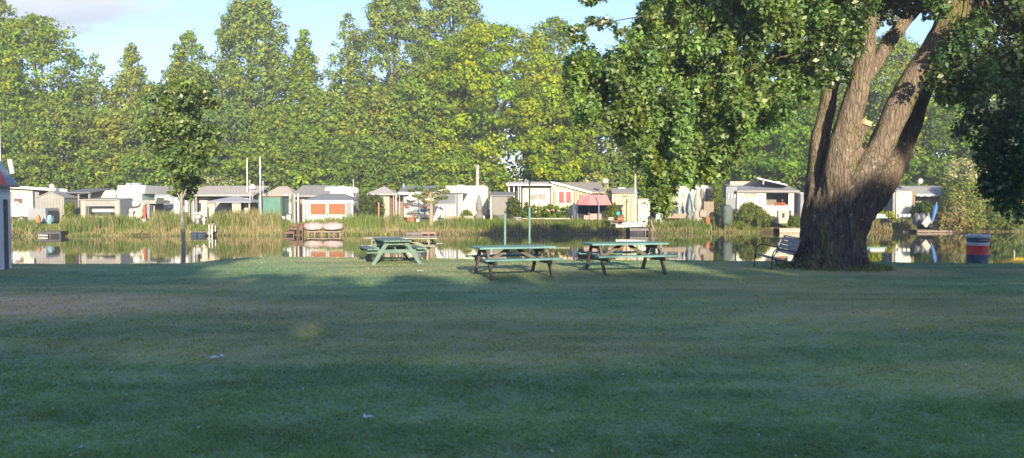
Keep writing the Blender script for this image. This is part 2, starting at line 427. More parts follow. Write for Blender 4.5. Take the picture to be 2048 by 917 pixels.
# ------------------------------------------------------------------ reeds along the far bank (uncountable)
prof = [(-60, 442, .4), (20, 444, .4), (70, 448, .35), (77, 460, .3), (118, 460, .3), (124, 438, .35), (200, 436, .35), (275, 438, .3), (284, 452, .25), (298, 452, .3), (304, 430, .7), (372, 430, .75), (384, 450, .5), (392, 462, .4), (408, 464, .4), (420, 432, .75), (440, 424, .72), (500, 422, .7), (560, 424, .7), (566, 452, .3), (604, 456, .3), (612, 444, .35), (680, 442, .3), (690, 434, .15), (800, 434, .15), (812, 452, .3), (868, 450, .3), (876, 441, .15), (1000, 443, .22), (1060, 444, .2), (1228, 444, .2), (1234, 462, .2), (1296, 458, .2), (1302, 441, .2), (1400, 437, .14), (1500, 437, .15), (1556, 440, .2), (1562, 458, .3), (1596, 458, .3), (1604, 440, .3), (1740, 438, .85), (1826, 434, .85), (1836, 458, .5), (1858, 458, .4), (1868, 440, .25), (1905, 438, .3), (2048, 444, .25), (2300, 440, .3)]
pa = np.array(prof)
def reed_patch(n, dy0, dy1, hmul, straw_add, w, green=(0.15, 0.20, 0.045), straw=(0.33, 0.275, 0.145)):
    px = -60 + rng.random(n) * 2400
    X = (px - 1024) / FPX * 50.5
    Y = yf(X) + dy0 + (dy1 - dy0) * rng.random(n)
    X = (px - 1024) / FPX * Y
    top = np.interp(px, pa[:, 0], pa[:, 1]); wl = 405 + (EYE - WZ) * FPX / yf(X)
    hh = np.clip((wl - top) * yf(X) / FPX, .18, 3) * hmul * .86
    h = hh * (.62 + .42 * rng.random(n)) * (.8 + .35 * vnoise(X, Y, .7, 31))
    sf = np.clip(np.interp(px, pa[:, 0], pa[:, 2]) * .6 + straw_add + (vnoise(X, Y, 1.3, 33) - .5) * .7, .03, .97)
    st = rng.random(n) < sf
    tn = np.where(st[:, None], np.array([straw]), np.array([green])) * (.6 + .75 * rng.random((n, 1)))
    z0 = np.where(Y < yf(X) + .1, WZ - .05, np.interp(Y - yf(X), [0.1, .5, 1.3, 3], [-.36, -.12, .05, .1])) - .03
    wd = w * (.6 + .8 * rng.random(n)); lx = rng.normal(size=n) * .10 * h; ly = rng.normal(size=n) * .1 * h
    c = np.cos(rng.normal(size=n) * .7)
    s = np.sqrt(1 - c * c)
    A = np.stack([X - c * wd, Y - s * wd, z0], -1); B = np.stack([X + c * wd, Y + s * wd, z0], -1)
    M1 = np.stack([X + c * wd * .8 + lx * .4, Y + s * wd + ly * .4, z0 + h * .6], -1)
    C = np.stack([X + lx, Y + ly, z0 + h], -1); M0 = np.stack([X - c * wd * .8 + lx * .4, Y - s * wd + ly * .4, z0 + h * .6], -1)
    V = np.stack([A, B, M1, C, M0], 1).reshape(-1, 3)
    return V, np.repeat(tn, 5, axis=0)
parts = [reed_patch(26000, .25, 1.9, 1.0, 0, .016), reed_patch(12000, .0, .5, .42, .6, .013), reed_patch(4000, -.25, .1, .3, .1, .015)]
V3 = np.concatenate([p[0] for p in parts]); T3 = np.concatenate([p[1] for p in parts])
tag(np_mesh('reeds', V3, 5, np.arange(len(V3)), foliage_mat('reed_blades', .25), T3), kind='stuff')
# rough grass of the camping bank behind the reeds
n = 26000; px = -60 + rng.random(n) * 2400; Y = 50 + 9 * rng.random(n); X = (px - 1024) / FPX * Y; ok = Y > yf(X) + 1.5; X = X[ok]; Y = Y[ok]; n = len(X)
h = .10 + .16 * rng.random(n); wd = .03 + .02 * rng.random(n); a_ = rng.random(n) * 3.14
c, s = np.cos(a_), np.sin(a_); z0 = 0 * X + .05
V4 = np.stack([np.stack([X - c * wd, Y - s * wd, z0], -1), np.stack([X + c * wd, Y + s * wd, z0], -1), np.stack([X + rng.normal(size=n) * .05, Y + rng.normal(size=n) * .05, z0 + h], -1)], 1).reshape(-1, 3)
T4 = np.repeat(np.array([[.12, .16, .04]]) * (.6 + .8 * rng.random((n, 1))), 3, axis=0)
tag(np_mesh('camp_grass', V4, 3, np.arange(len(V4)), foliage_mat('grass_blades', .25), T4), kind='stuff')

# ------------------------------------------------------------------ trees of the wood
BARK = mat('bark_far', (0.16, 0.135, 0.105), .9, .3, 8, .6, 20)
BARKP = mat('bark_pale', (0.42, 0.40, 0.34), .85, .3, 6, .4, 12)
FM = foliage_mat('far_leaves', .38, tint=(1.01, 1.05, .80))
def R_of(shape, t):
    if shape == 'round': return np.clip(1 - (np.abs(2 * t - .85) / 1.15) ** 2.4, 0.02, 1) ** .5
    if shape == 'cone': return np.clip(1.03 - t ** 1.5, 0.03, 1) ** .75 * np.clip(.6 + t * 2.2, 0, 1)
    if shape == 'column': return np.clip(1.02 - t ** 3.2, 0.05, 1) ** .6 * np.clip(.7 + t, 0, 1)
    if shape == 'spread': return np.clip(1 - (np.abs(2 * t - .7) / 1.3) ** 3, 0.03, 1) ** .5
def wood_tree(name, label, px, top, wpx, Y, shape, color, zb=1.0, leaf=.29, dens=1.0, clump=.17, flat=.95, trunk=BARK, pale=0, cat='tree', group='trees of the wood behind the caravans', nclump=None, gap=.0, depth=1.0, palecol=(.5, .5, .42), cvar=.16, leafn=None):
    x = XX(px, Y); zt = ZZ(top, Y); rw = wpx / 2 * Y / FPX; H = zt - zb
    base = (x, Y, .1)
    root = thing(name, base, label, cat, group)
    K = nclump or int(50 + 8.5 * rw * H / max(rw * clump, .5) ** 2 * .28)
    K = min(K, 560)
    t = rng.random(K) ** .85; ang = rng.random(K) * 2 * math.pi
    front = rng.random(K) < .7; ang = np.where(front & (np.sin(ang) > .2), -ang, ang)
    ph = rng.random(4) * 6.28
    lob = 1 + .13 * np.sin(3 * ang + ph[0] + t * 5) + .05 * np.sin(t * 7 + ph[1] + ang) + .10 * rng.normal(size=K)
    rr = R_of(shape, t) * rw * lob * (.40 + .62 * rng.random(K) ** .5)
    cr = rw * clump * (.65 + .7 * rng.random(K)) * np.clip(R_of(shape, t) + .35, .4, 1.1)
    cen = np.stack([x + rr * np.cos(ang), Y + rr * np.sin(ang) * depth, zb + t * (H - .3) - .1], -1)
    cen[:, 2] = np.minimum(cen[:, 2], zt - cr * flat * .7)
    rad = np.stack([cr, cr, cr * flat], -1)
    if gap > 0:
        keep = rng.random(K) > gap; cen = cen[keep]; rad = rad[keep]
    area = 2 * math.pi * rw * H
    n = leafn or int(area / (leaf * leaf * .3) * 1.35 * dens)
    V, F, T = puff(cen, rad, n, leaf, color, .2, .22, 1.25, pale, 0.1, .62, cvar, .6, .5, palecol)
    np_mesh('crown', V, 4, F, FM, T, root)
    tb = MB(); th = .012 * (zt) + .07
    top_pt = Vector((x + rng.normal() * .3, Y, zb + H * (.93 if shape in ('cone', 'column') else .62)))
    mid = Vector((x + rng.normal() * .25, Y + rng.normal() * .2, zb + H * .35))
    tb.tube([(x, Y, 0), (x, Y, .5), mid, top_pt], [th * 1.35, th, th * .72, th * .15], 8)
    for j in rng.choice(len(cen), size=min(16, len(cen)), replace=False):
        c_ = Vector(cen[j]); f_ = min(max((c_.z - 1.0) / max(top_pt.z, 1) * .7, .12), .85)
        s_ = Vector((x, Y, 0)).lerp(top_pt, f_); s_ = s_ * 1.0
        tb.tube([s_, s_.lerp(c_, .5) + Vector((0, 0, .25)), c_], [th * .34, th * .22, th * .08], 5)
    tb.build('trunk', trunk, root, True)
    return root

YG = (0.225, 0.285, 0.022); MG = (0.180, 0.245, 0.034); DG = (0.055, 0.105, 0.030); BG = (0.190, 0.245, 0.070); BR = (0.225, 0.260, 0.055); GG = (0.18, 0.21, 0.11)
W = wood_tree
W('tall_poplar', 'tall hazy tree at the very left edge of the wood', 2, -40, 95, 72, 'column', BG, 3, dens=.8)
W('broadleaf_tree', 'big round-topped green tree left of the cloud, at the left end of the wood', 88, 26, 180, 70, 'round', MG, 3, clump=.17, flat=.85)
W('birch_tree', 'slim pale-stemmed birch with grey-green leaves, in the dip right of the big round tree', 196, 98, 100, 71, 'cone', BG, 3, dens=.55, gap=.25, trunk=BARKP)
W('birch_tree', 'yellowish birch with a feathery pointed top under the cloud', 268, 80, 120, 70, 'cone', BR, 2, dens=.75, trunk=BARKP)
W('broadleaf_tree', 'green tree with a broken two-stepped crown, behind the young lakeside tree', 384, 56, 145, 72, 'cone', MG, 3, clump=.2)
W('tall_poplar', 'very tall pale poplar left of the two small pointed trees', 512, -34, 168, 73, 'column', BG, 3, clump=.15, leaf=.3)
W('pointed_tree', 'pointed green tree right beside the very tall pale poplar', 612, 52, 104, 72, 'cone', MG, 4, clump=.19)
W('pointed_tree', 'airy pointed tree with its stem showing, left of the double poplars', 700, 20, 112, 74, 'cone', BG, 6, dens=.5, gap=.3, trunk=BARKP, clump=.16, leaf=.28)
W('tall_poplar', 'left one of the double tall poplars rising out of the frame', 795, -60, 165, 74, 'column', BG, 3, clump=.14, leaf=.3)
W('tall_poplar', 'right one of the double tall poplars rising out of the frame', 912, -70, 165, 75, 'column', BG, 3, clump=.14, leaf=.3)
W('maple_tree', 'broad bright yellow-green maple in the middle of the wood', 985, 46, 300, 67, 'spread', YG, 1.5, clump=.13, flat=.62, dens=1.05, cvar=.2)
W('maple_tree', 'green tree with a knobbly crown on the right shoulder of the broad maple', 1105, 30, 120, 70, 'round', MG, 3, clump=.2)
W('maple_tree', 'lower dark-gapped maple leaning against the left flank of the broad maple', 862, 128, 160, 66, 'round', (0.181, 0.249, 0.043), 1.5, clump=.16, flat=.65)
W('maple_tree', 'low bright yellow-green maple filling the right foot of the broad maple', 1115, 150, 170, 65, 'round', YG, 1.2, clump=.16, flat=.65)
W('willow_tree', 'greyish loose willow between the maple and the big lakeside tree', 1232, 205, 150, 66, 'round', (0.174, 0.217, 0.087), 1, clump=.16, dens=.8)
W('willow_tree', 'tall grey-green tree mostly hidden behind the hanging twigs of the big lakeside tree', 1330, 60, 170, 71, 'round', GG, 2, clump=.17)
W('maple_tree', 'bright green maple seen left of the big lakeside trunk', 1535, 170, 270, 66, 'spread', (0.152, 0.246, 0.041), 1.2, clump=.13, flat=.65)
W('broadleaf_tree', 'tall dark tree behind the crown of the big lakeside tree, above the small white caravan', 1450, 40, 180, 73, 'round', MG, 2)
W('broadleaf_tree', 'yellow-green tree seen in the fork of the big lakeside tree', 1775, 60, 160, 69, 'round', (0.203, 0.254, 0.051), 1.5, clump=.16)
W('broadleaf_tree', 'leafy tree right of the fork, over the caravan with the grey awning roof', 1868, 110, 150, 68, 'round', (0.160, 0.239, 0.046), 1.2, clump=.16)
W('willow_tree', 'grey-green tree behind the blossoming shrub at the right', 1975, 130, 160, 67, 'round', (0.174, 0.217, 0.080), 1.2, clump=.17)
W('broadleaf_tree', 'tree at the far right edge of the wood, cut by the frame', 2080, 90, 170, 69, 'round', MG, 1.2)
W('broadleaf_tree', 'tall tree behind the left limb of the big lakeside tree', 1640, 60, 170, 72, 'round', BG, 2)
# the middle storey
mid = [(28, 175, 130, 66, MG, 'low rounded tree at the left edge, over the long white roof'), (128, 190, 170, 65, (0.181, 0.232, 0.051), 'wide rounded tree over the grey gabled tent'), (236, 215, 130, 66, BR, 'feathery yellow-green tree over the tall camper'), (322, 160, 120, 67, BG, 'hazy grey-green tree left of the young lakeside tree'),
       (455, 200, 130, 66, (0.145, 0.203, 0.065), 'greyish rounded tree behind the blossoming shrub at the left'), (560, 205, 150, 66, (0.174, 0.239, 0.043), 'rounded tree left of the two pointed trees, over the green shed'), (655, 180, 150, 67, (0.181, 0.246, 0.048), 'rounded tree under the airy pointed tree'), (755, 165, 150, 67, BR, 'pale yellow-green tree over the pointed gazebo')]
for px, top, wp, Y, c_, lb in mid:
    W('round_tree', lb, px, top, wp, Y, 'round', c_, .8, clump=.17, flat=.85)
und = [(60, 300, 150, 'dark leafy shrub row end behind the grey gabled tent'), (190, 310, 130, 'shrub between the carport and the tall camper'), (300, 300, 150, 'dark bush behind the tall camper'), (400, 290, 120, 'bush behind the wide awning roof'), (545, 262, 150, 'dense bright hedge bush right of the flagpoles'), (640, 250, 150, 'dense bright bush over the caravan with the white wall'),
       (735, 262, 150, 'dense bright bush behind the pointed gazebo'), (830, 272, 140, 'dense bush over the caravan with the satellite dish'), (925, 285, 130, 'bush behind the pale chimney pipe'), (1200, 300, 120, 'bush behind the pink-parasol chalet'), (1290, 290, 130, 'bush behind the small shed'), (1400, 295, 140, 'bush behind the cream caravan under the hanging twigs'), (1490, 300, 120, 'bush behind the shaded left side of the white caravan'),
       (1610, 300, 120, 'bush half hidden by the big trunk'), (1730, 300, 130, 'bush right behind the leaning limbs'), (1840, 305, 120, 'bush behind the caravan with the grey awning roof'), (2030, 300, 140, 'bush at the right edge of the camp')]
for i, (px, top, wp, lb) in enumerate(und):
    cc_ = [(0.152, 0.217, 0.043), (0.181, 0.246, 0.043), (0.167, 0.239, 0.041)][i % 3]
    W('wood_shrub', lb, px, top, wp, 64.3 + (i % 2) * .7, 'spread', cc_, .15, clump=.2, flat=.7, cat='shrub', group='shrubs along the foot of the wood', leaf=.27)
blo = [(440, 345, 110, 'left'), (950, 352, 60, 'mid'), (1185, 336, 64, 'x'), (1925, 312, 110, 'y')]
bl = ['blossoming pale shrub over the wide awning roof at the left', 'small blossoming shrub at the foot of the pale chimney pipe', 'white blossoming shrub over the chalet roof left of the satellite dish', 'large pale blossoming shrub over the grey awning roof at the right']
for (px, top, wp, _), lb in zip(blo, bl):
    W('blossom_shrub', lb, px, top, wp, 62.8, 'round', (0.203, 0.246, 0.087), .2, clump=.2, cat='shrub', group='blossoming shrubs', pale=.55, leaf=.22, palecol=(.50, .45, .33))
# far mass of the wood, one thick belt behind the trees one can tell apart
K = 1100; cen = np.stack([-75 + 160 * rng.random(K), 80 + 9 * rng.random(K), 14.5 * rng.random(K) ** .9], -1)
rad = np.stack([1.6 + rng.random(K), 1.2 + rng.random(K), 1.2 + rng.random(K)], -1)
V5, F5, T5 = puff(cen, rad, 80000, .55, (.15, .20, .06), .2, .4, .7, 0, 0, .65, .2)
tag(np_mesh('distant_wood', V5, 4, F5, FM, T5), kind='stuff')

# ------------------------------------------------------------------ trees behind the viewer that shade the near lawn
def shade_tree(x, y, H, r, i):
    root = thing('shade_tree', (x, y, 0), 'leafy tree of the row that throws its shade over the near lawn', 'tree', 'row of trees that shades the near lawn')
    K = 80; t = rng.random(K); ang = rng.random(K) * 6.28; zb = .6
    rr = R_of('column', t * .9) * r * (.2 + .75 * rng.random(K))
    cen = np.stack([x + rr * np.cos(ang), y + rr * np.sin(ang), zb + t * (H - zb - .5)], -1); cr = r * (.2 + .14 * rng.random(K))
    cen[:, 2] = np.minimum(cen[:, 2], H - cr)
    V, F, T = puff(cen, np.stack([cr, cr, cr], -1), 6500, .42, DG, .2)
    np_mesh('crown', V, 4, F, FM, T, root)
    MB().tube([(x, y, 0), (x, y, H * .6)], [.3, .1], 8).build('trunk', BARK, root, True)
top_x = [-30, -0.8, 0.4, 3.0, 5.0, 10.0, 12.0, 13.5, 14.8, 17, 19.5, 22, 40]
top_z = [12.6, 12.4, 10.6, 9.4, 9.6, 9.9, 10.35, 10.9, 12.3, 12.9, 14.9, 16.0, 16]
for i in range(27):
    x = -28 + 2.5 * i
    shade_tree(x, -20 + (i % 2) * .9, float(np.interp(x, top_x, top_z)) + .35, 2.3, i)
    shade_tree(x + 1.25, -22.4, float(np.interp(x + .9, top_x, top_z)) + .3, 2.3, i)

# ------------------------------------------------------------------ air
hz = MB().box(-95, 95, -45, 99, -2.6, 34).build('haze', None); tag(hz, kind='stuff')
m = bpy.data.materials.new('haze_air'); m.use_nodes = True; t = m.node_tree; t.nodes.clear()
o_ = t.nodes.new('ShaderNodeOutputMaterial'); pv = t.nodes.new('ShaderNodeVolumePrincipled'); pv.inputs['Color'].default_value = (.80, .88, 1.0, 1); pv.inputs['Density'].default_value = .0014; pv.inputs['Anisotropy'].default_value = 0.0
t.links.new(pv.outputs[0], o_.inputs['Volume']); hz.data.materials.append(m)
sc.cycles.volume_bounces = 0

# ------------------------------------------------------------------ the big lakeside tree
def bark_mat():
    m = bpy.data.materials.new('bark_big'); m.use_nodes = True; t = m.node_tree; b = bsdf(m); n = t.nodes.new; l = t.links.new
    g = n('ShaderNodeNewGeometry')
    def noise(sc_, st, det=6, ro=.6):
        mp = n('ShaderNodeMapping'); mp.inputs['Scale'].default_value = st; l(g.outputs['Position'], mp.inputs[0])
        z = n('ShaderNodeTexNoise'); z.inputs['Scale'].default_value = sc_; z.inputs['Detail'].default_value = det; z.inputs['Roughness'].default_value = ro
        l(mp.outputs[0], z.inputs['Vector']); return z.outputs[0]
    def ramp(f, a, b_):
        r = n('ShaderNodeMapRange'); l(f, r.inputs[0]); r.inputs[1].default_value = a; r.inputs[2].default_value = b_; return r.outputs[0]
    def mix(f, a, c):
        m_ = n('ShaderNodeMix'); m_.data_type = 'RGBA'; l(f, m_.inputs['Factor'])
        for i, v_ in ((6, a), (7, c)):
            if isinstance(v_, tuple): m_.inputs[i].default_value = (*v_, 1)
            else: l(v_, m_.inputs[i])
        return m_.outputs[2]
    fine = noise(9, (1.6, 1.6, .35), 9, .7); big = noise(1.3, (1, 1, .6), 3); moss = noise(2.2, (1, 1, .5), 5); lich = noise(7, (1, 1, 1.3), 5, .7)
    sp = n('ShaderNodeSeparateXYZ'); l(g.outputs['Position'], sp.inputs[0])
    c = mix(ramp(fine, .38, .66), (.075, .058, .045), (.23, .185, .14))
    # young bark of the limbs is smoother and paler than the old furrowed base
    hz = ramp(sp.outputs['Z'], 1.6, 3.0)
    c2 = mix(ramp(fine, .3, .7), (.14, .107, .08), (.315, .25, .19)); c = mix(hz, c, c2)
    c = mix(ramp(moss, .52, .68), c, (.17, .17, .055))
    c = mix(ramp(lich, .60, .66), c, (.40, .36, .30))
    mpv = n('ShaderNodeMapping'); mpv.inputs['Scale'].default_value = (1, 1, .16); l(g.outputs['Position'], mpv.inputs[0])
    wr = n('ShaderNodeVectorMath'); wr.operation = 'MULTIPLY_ADD'; nw = n('ShaderNodeTexNoise'); nw.inputs['Scale'].default_value = 3.5; nw.inputs['Detail'].default_value = 4; l(mpv.outputs[0], nw.inputs['Vector'])
    l(nw.outputs['Color'], wr.inputs[0]); wr.inputs[1].default_value = (.34, .34, .34); l(mpv.outputs[0], wr.inputs[2])
    vo = n('ShaderNodeTexVoronoi'); vo.feature = 'DISTANCE_TO_EDGE'; vo.inputs['Scale'].default_value = 12; l(wr.outputs[0], vo.inputs['Vector'])
    fur = ramp(vo.outputs['Distance'], .0, .10)
    dk = n('ShaderNodeMath'); dk.operation = 'SUBTRACT'; dk.inputs[0].default_value = 1; l(fur, dk.inputs[1])
    dm = n('ShaderNodeMath'); dm.operation = 'MULTIPLY'; l(dk.outputs[0], dm.inputs[0]); hk = n('ShaderNodeMapRange'); l(hz, hk.inputs[0]); hk.inputs[3].default_value = .42; hk.inputs[4].default_value = .12; l(hk.outputs[0], dm.inputs[1])
    c = mix(dm.outputs[0], c, (.045, .034, .026))
    l(c, b.inputs['Base Color']); b.inputs['Roughness'].default_value = .92; b.inputs['Specular IOR Level'].default_value = .15
    bp = n('ShaderNodeBump'); bp.inputs['Strength'].default_value = 1.0; bp.inputs['Distance'].default_value = .07
    hsum = n('ShaderNodeMath'); hsum.operation = 'ADD'; l(fine, hsum.inputs[0]); fh = n('ShaderNodeMath'); fh.operation = 'MULTIPLY'; l(fur, fh.inputs[0]); fh.inputs[1].default_value = .45; l(fh.outputs[0], hsum.inputs[1]); l(hsum.outputs[0], bp.inputs['Height']); l(bp.outputs[0], b.inputs['Normal'])
    return m
BIGBARK = bark_mat()
big = thing('lakeside_tree', (TREE[0], TREE[1], 0), 'huge many-limbed tree with furrowed trunk on the lawn, leafy twigs hanging low', 'tree')
def chain(rows):
    """rows: (px, py, Y, radius in px)"""
    return [at(a, b_, c) for a, b_, c, d in rows], [d * c / FPX for a, b_, c, d in rows]
mbt = MB()
limbs = [
    [(1664, 556, 19.15, 66), (1663, 520, 19.15, 64), (1661, 480, 19.15, 60), (1660, 440, 19.15, 55), (1660, 405, 19.15, 48), (1662, 380, 19.1, 36)],
    [(1652, 430, 19.25, 42), (1636, 385, 19.35, 26), (1631, 333, 19.4, 16), (1641, 269, 19.45, 17), (1654, 215, 19.45, 16), (1662, 160, 19.4, 15), (1672, 60, 19.2, 14), (1682, -90, 19.0, 12), (1650, -260, 18.6, 9)],
    [(1668, 420, 19.0, 42), (1672, 370, 18.85, 32), (1676, 333, 18.8, 27), (1690, 269, 18.75, 26), (1714, 183, 18.6, 22), (1729, 122, 18.5, 18), (1737, 50, 18.3, 16), (1735, -80, 18.0, 13), (1700, -280, 17.6, 9)],
    [(1698, 322, 18.8, 14), (1715, 285, 18.7, 12), (1731, 248, 18.6, 11.5)],
    [(1676, 440, 18.95, 40), (1698, 392, 18.8, 32), (1726, 347, 18.7, 27), (1755, 305, 18.65, 25), (1778, 255, 18.6, 25), (1813, 183, 18.55, 26), (1862, 122, 18.5, 30), (1900, 61, 18.4, 33), (1915, 0, 18.3, 31), (1935, -90, 18.1, 26), (1980, -250, 18, 17)],
    [(1684, 470, 19.2, 42), (1706, 428, 19.3, 38), (1748, 378, 19.6, 34), (1783, 325, 19.8, 30), (1808, 270, 20.0, 26), (1828, 205, 20.1, 24), (1865, 120, 19.9, 22), (1910, 20, 19.8, 18), (1990, -90, 19.7, 12)],
    [(1724, 165, 18.7, 13), (1752, 128, 19.0, 13), (1782, 78, 19.2, 13), (1815, 38, 19.3, 12), (1858, -8, 19.4, 11), (1930, -80, 19.5, 9)],
    [(1890, 40, 18.4, 20), (1935, -10, 18.6, 15), (2010, -60, 18.8, 10)],
    # root flare
    [(1665, 495, 19.0, 40), (1712, 528, 18.75, 28), (1734, 546, 18.6, 13), (1745, 553, 18.4, 6)], [(1655, 495, 19.1, 40), (1612, 528, 19.0, 27), (1594, 541, 18.9, 14), (1584, 547, 18.8, 6)],
    [(1665, 510, 18.9, 34), (1660, 545, 18.35, 20), (1655, 556, 18.1, 8)], [(1680, 515, 18.9, 34), (1690, 548, 18.35, 20), (1700, 558, 18.1, 8)],
    [(1640, 510, 19.0, 34), (1628, 545, 18.5, 20), (1622, 552, 18.3, 8)], [(1670, 500, 19.5, 36), (1700, 520, 20.2, 20), (1715, 530, 20.8, 10)], [(1640, 500, 19.5, 36), (1610, 520, 20.1, 20)],
]
for lb in limbs:
    p_, r_ = chain(lb); mbt.tube(p_, r_, 18)
tr = mbt.build('trunk', BIGBARK, big, True)
md = tr.modifiers.new('r', 'REMESH'); md.mode = 'VOXEL'; md.voxel_size = .04; md.use_smooth_shade = True
sm = tr.modifiers.new('s', 'SMOOTH'); sm.iterations = 4; sm.factor = .6
dg = bpy.context.evaluated_depsgraph_get(); me2 = bpy.data.meshes.new_from_object(tr.evaluated_get(dg))
tr.modifiers.clear(); old = tr.data; tr.data = me2
from mathutils import noise as mnoise
nv = len(me2.vertices); co = np.empty(nv * 3, np.float32); me2.vertices.foreach_get('co', co); co = co.reshape(-1, 3)
nn = np.empty(nv * 3, np.float32); me2.vertices.foreach_get('normal', nn); nn = nn.reshape(-1, 3)
for i in range(nv):
    x, y, z_ = co[i]; low = max(0.0, min(1.0, (2.6 - z_) / 1.6))
    f = mnoise.noise(Vector((x * 3.6, y * 3.6, z_ * .55))); f2 = mnoise.noise(Vector((x * 9, y * 9, z_ * 1.6 + 5))); f3 = mnoise.noise(Vector((x * 1.4, y * 1.4, z_ * 1.1 + 9)))
    k_ = (abs(f) * -.15 + .035 + f2 * .05) * (.22 + .78 * low) + f3 * .045
    co[i] += nn[i] * k_
me2.vertices.foreach_set('co', co.ravel()); me2.update()
for p_ in me2.polygons: p_.use_smooth = True
if not me2.materials: me2.materials.append(BIGBARK)

# crown: hanging leaf sprays, each with its own place in depth
bound = np.array([(1140, 130, 225), (1160, 122, 262), (1200, 118, 250), (1240, 104, 285), (1260, 74, 325), (1290, 22, 345), (1308, -60, 418), (1342, -80, 428), (1362, -80, 362), (1400, -80, 378), (1440, -80, 366), (1470, -80, 345), (1500, -80, 305), (1530, -80, 272), (1560, -80, 250), (1600, -80, 215), (1640, -80, 180), (1680, -80, 130), (1720, -80, 100), (1758, -80, 40)])
rb = np.array([(1862, 160, 175), (1888, 95, 215), (1910, 50, 250), (1928, -60, 280), (1950, -80, 315), (1976, -80, 395), (2000, -80, 432), (2020, -80, 418), (2048, -80, 440), (2100, -80, 400), (2230, -80, 360)])
def hang(bd, K, Y0, Y1, keep=1.0):
    px = bd[0, 0] + rng.random(K * 3) * (bd[-1, 0] - bd[0, 0]); t0 = np.interp(px, bd[:, 0], bd[:, 1]); t1 = np.interp(px, bd[:, 0], bd[:, 2])
    py = -80 + rng.random(K * 3) * 530; ok = (py > t0) & (py < t1 - 12)
    px, py = px[ok][:K], py[ok][:K]
    gapn = vnoise(px, py, 42, 55); ok = (gapn > .26) | (rng.random(len(px)) < .35); px, py = px[ok], py[ok]
    Yd = Y0 + (Y1 - Y0) * rng.random(len(px))
    # neighbours hang at similar depth, so that the sprays read as boughs
    Yd = .45 * Yd + .55 * (Y0 + (Y1 - Y0) * vnoise(px, py * .6, 90, 56))
    return np.array([at(a, b_, c) for a, b_, c in zip(px, py, Yd)])
LM = foliage_mat('near_leaves', .42, .03, rough=.45)
cA = hang(bound, 700, 15.2, 21.0)
sA = .75 + .5 * rng.random(len(cA)); rA = np.stack([.22 * sA, .26 * sA, .36 * sA], -1)
VA, FA, TA = puff(cA, rA, 100000, .115, (.15, .235, .055), .26, .25, .8, .13, .45, .62, .2, .2, .75, (.30, .36, .19))
cB = hang(rb, 400, 16.0, 21.0)
sB = .75 + .5 * rng.random(len(cB)); rB = np.stack([.24 * sB, .26 * sB, .36 * sB], -1)
VB, FB_, TB = puff(cB, rB, 34000, .125, (.095, .155, .045), .3, .25, .7, .05, .45, .62, .2, .2, .75, (.36, .40, .28))
tw = np.array([at(1142 + 12 * i, 62 - 22 * math.sin(i * .35) + (i % 3) * 5, 17.4 + .08 * i) for i in range(13)] + [at(1165 + 9 * i, -2 + 5 * math.sin(i), 17.2) for i in range(6)] + [at(1150 + 7 * i, 78 + 3 * (i % 2), 17.4) for i in range(3)] + [at(1760 + 16 * i, 4 + 14 * math.sin(i * 2.1), 18.9) for i in range(9)] + [at(1745 + 10 * i, 40 + 10 * math.sin(i * 1.7), 19) for i in range(5)])
VC, FC, TC = puff(tw, np.tile([[.15, .15, .13]], (len(tw), 1)), 1500, .12, (.095, .155, .045), .3, .25, .7, .2, .45, .62, .2, .1, .75, (.44, .47, .36))
# the dome of the crown above
K = 200; dd = rdir(K); rr = rng.random((K, 1)) ** .5; cD = np.array([[9.6, 19.2, 7.5]]) + dd * rr * np.array([[6.4, 4.4, .8]])
rD = np.stack([.7 + 0 * cD[:, 0]] * 3, -1) * (.8 + .4 * rng.random((len(cD), 1))); rD[:, 2] *= .6
VD, FD, TD = puff(cD, rD, 36000, .19, (.062, .115, .026), .3, .3, .7, .08, .3, .62, .2, .3)
# a few leaf sprays crossing the upper limbs
cE = np.array([at(px, py, 17.6) for px, py in [(1640, 130), (1655, 165), (1672, 110), (1690, 60), (1712, 95), (1700, 20), (1632, 90), (1720, 40), (1742, 12), (1683, 150), (1880, 20), (1915, 60), (1930, 110), (1868, 5), (1955, 40), (1900, 150), (1895, 200), (1935, 180)]])
VE, FE, TE = puff(cE, np.tile([[.26, .22, .3]], (len(cE), 1)), 3000, .12, (.062, .115, .026), .3, .25, .7, .1, .45, .62, .2, .1, .75, (.44, .47, .33))
Vs, Fs, Ts, off = [], [], [], 0
for a_, b_, c_ in ((VA, FA, TA), (VB, FB_, TB), (VC, FC, TC), (VD, FD, TD), (VE, FE, TE)):
    Vs.append(a_); Fs.append(b_ + off); Ts.append(c_); off += len(a_)
np_mesh('crown', np.concatenate(Vs), 4, np.concatenate(Fs), LM, np.concatenate(Ts), big)
# boughs and twigs that carry the sprays
bg_ = MB(); TWIG = mat('twig_bark', (.10, .075, .055), .9, .3, 9, .4)
srcL = [at(1655, 200, 19.0), at(1665, 100, 18.9), at(1675, 0, 18.7), at(1680, -90, 18.6), at(1730, 100, 18.4), at(1735, -60, 18.0)]
for j in rng.choice(len(cA), 16, replace=False):
    c_ = Vector(cA[j]); s_ = min(srcL[1:], key=lambda q_: abs(q_.z - c_.z - 1.2)); s_ = Vector((s_.x, s_.y, max(s_.z, c_.z + .3)))
    m_ = s_.lerp(c_, .55) + Vector((0, 0, .45)); bg_.tube([s_, s_.lerp(m_, .6) + Vector((0, 0, .12)), m_, c_, c_ - Vector((0, 0, .3))], [.022, .018, .012, .007, .004], 5)
srcR = [at(1903, 10, 18.3), at(1930, -90, 18.1), at(1990, -90, 19.7), at(2010, -60, 18.8)]
for j in rng.choice(len(cB), 50, replace=False):
    c_ = Vector(cB[j]); s_ = srcR[j % 4]
    m_ = s_.lerp(c_, .5) + Vector((0.2, 0, .35)); bg_.tube([s_, m_, c_, c_ - Vector((0, 0, .3))], [.035, .018, .009, .004], 5)
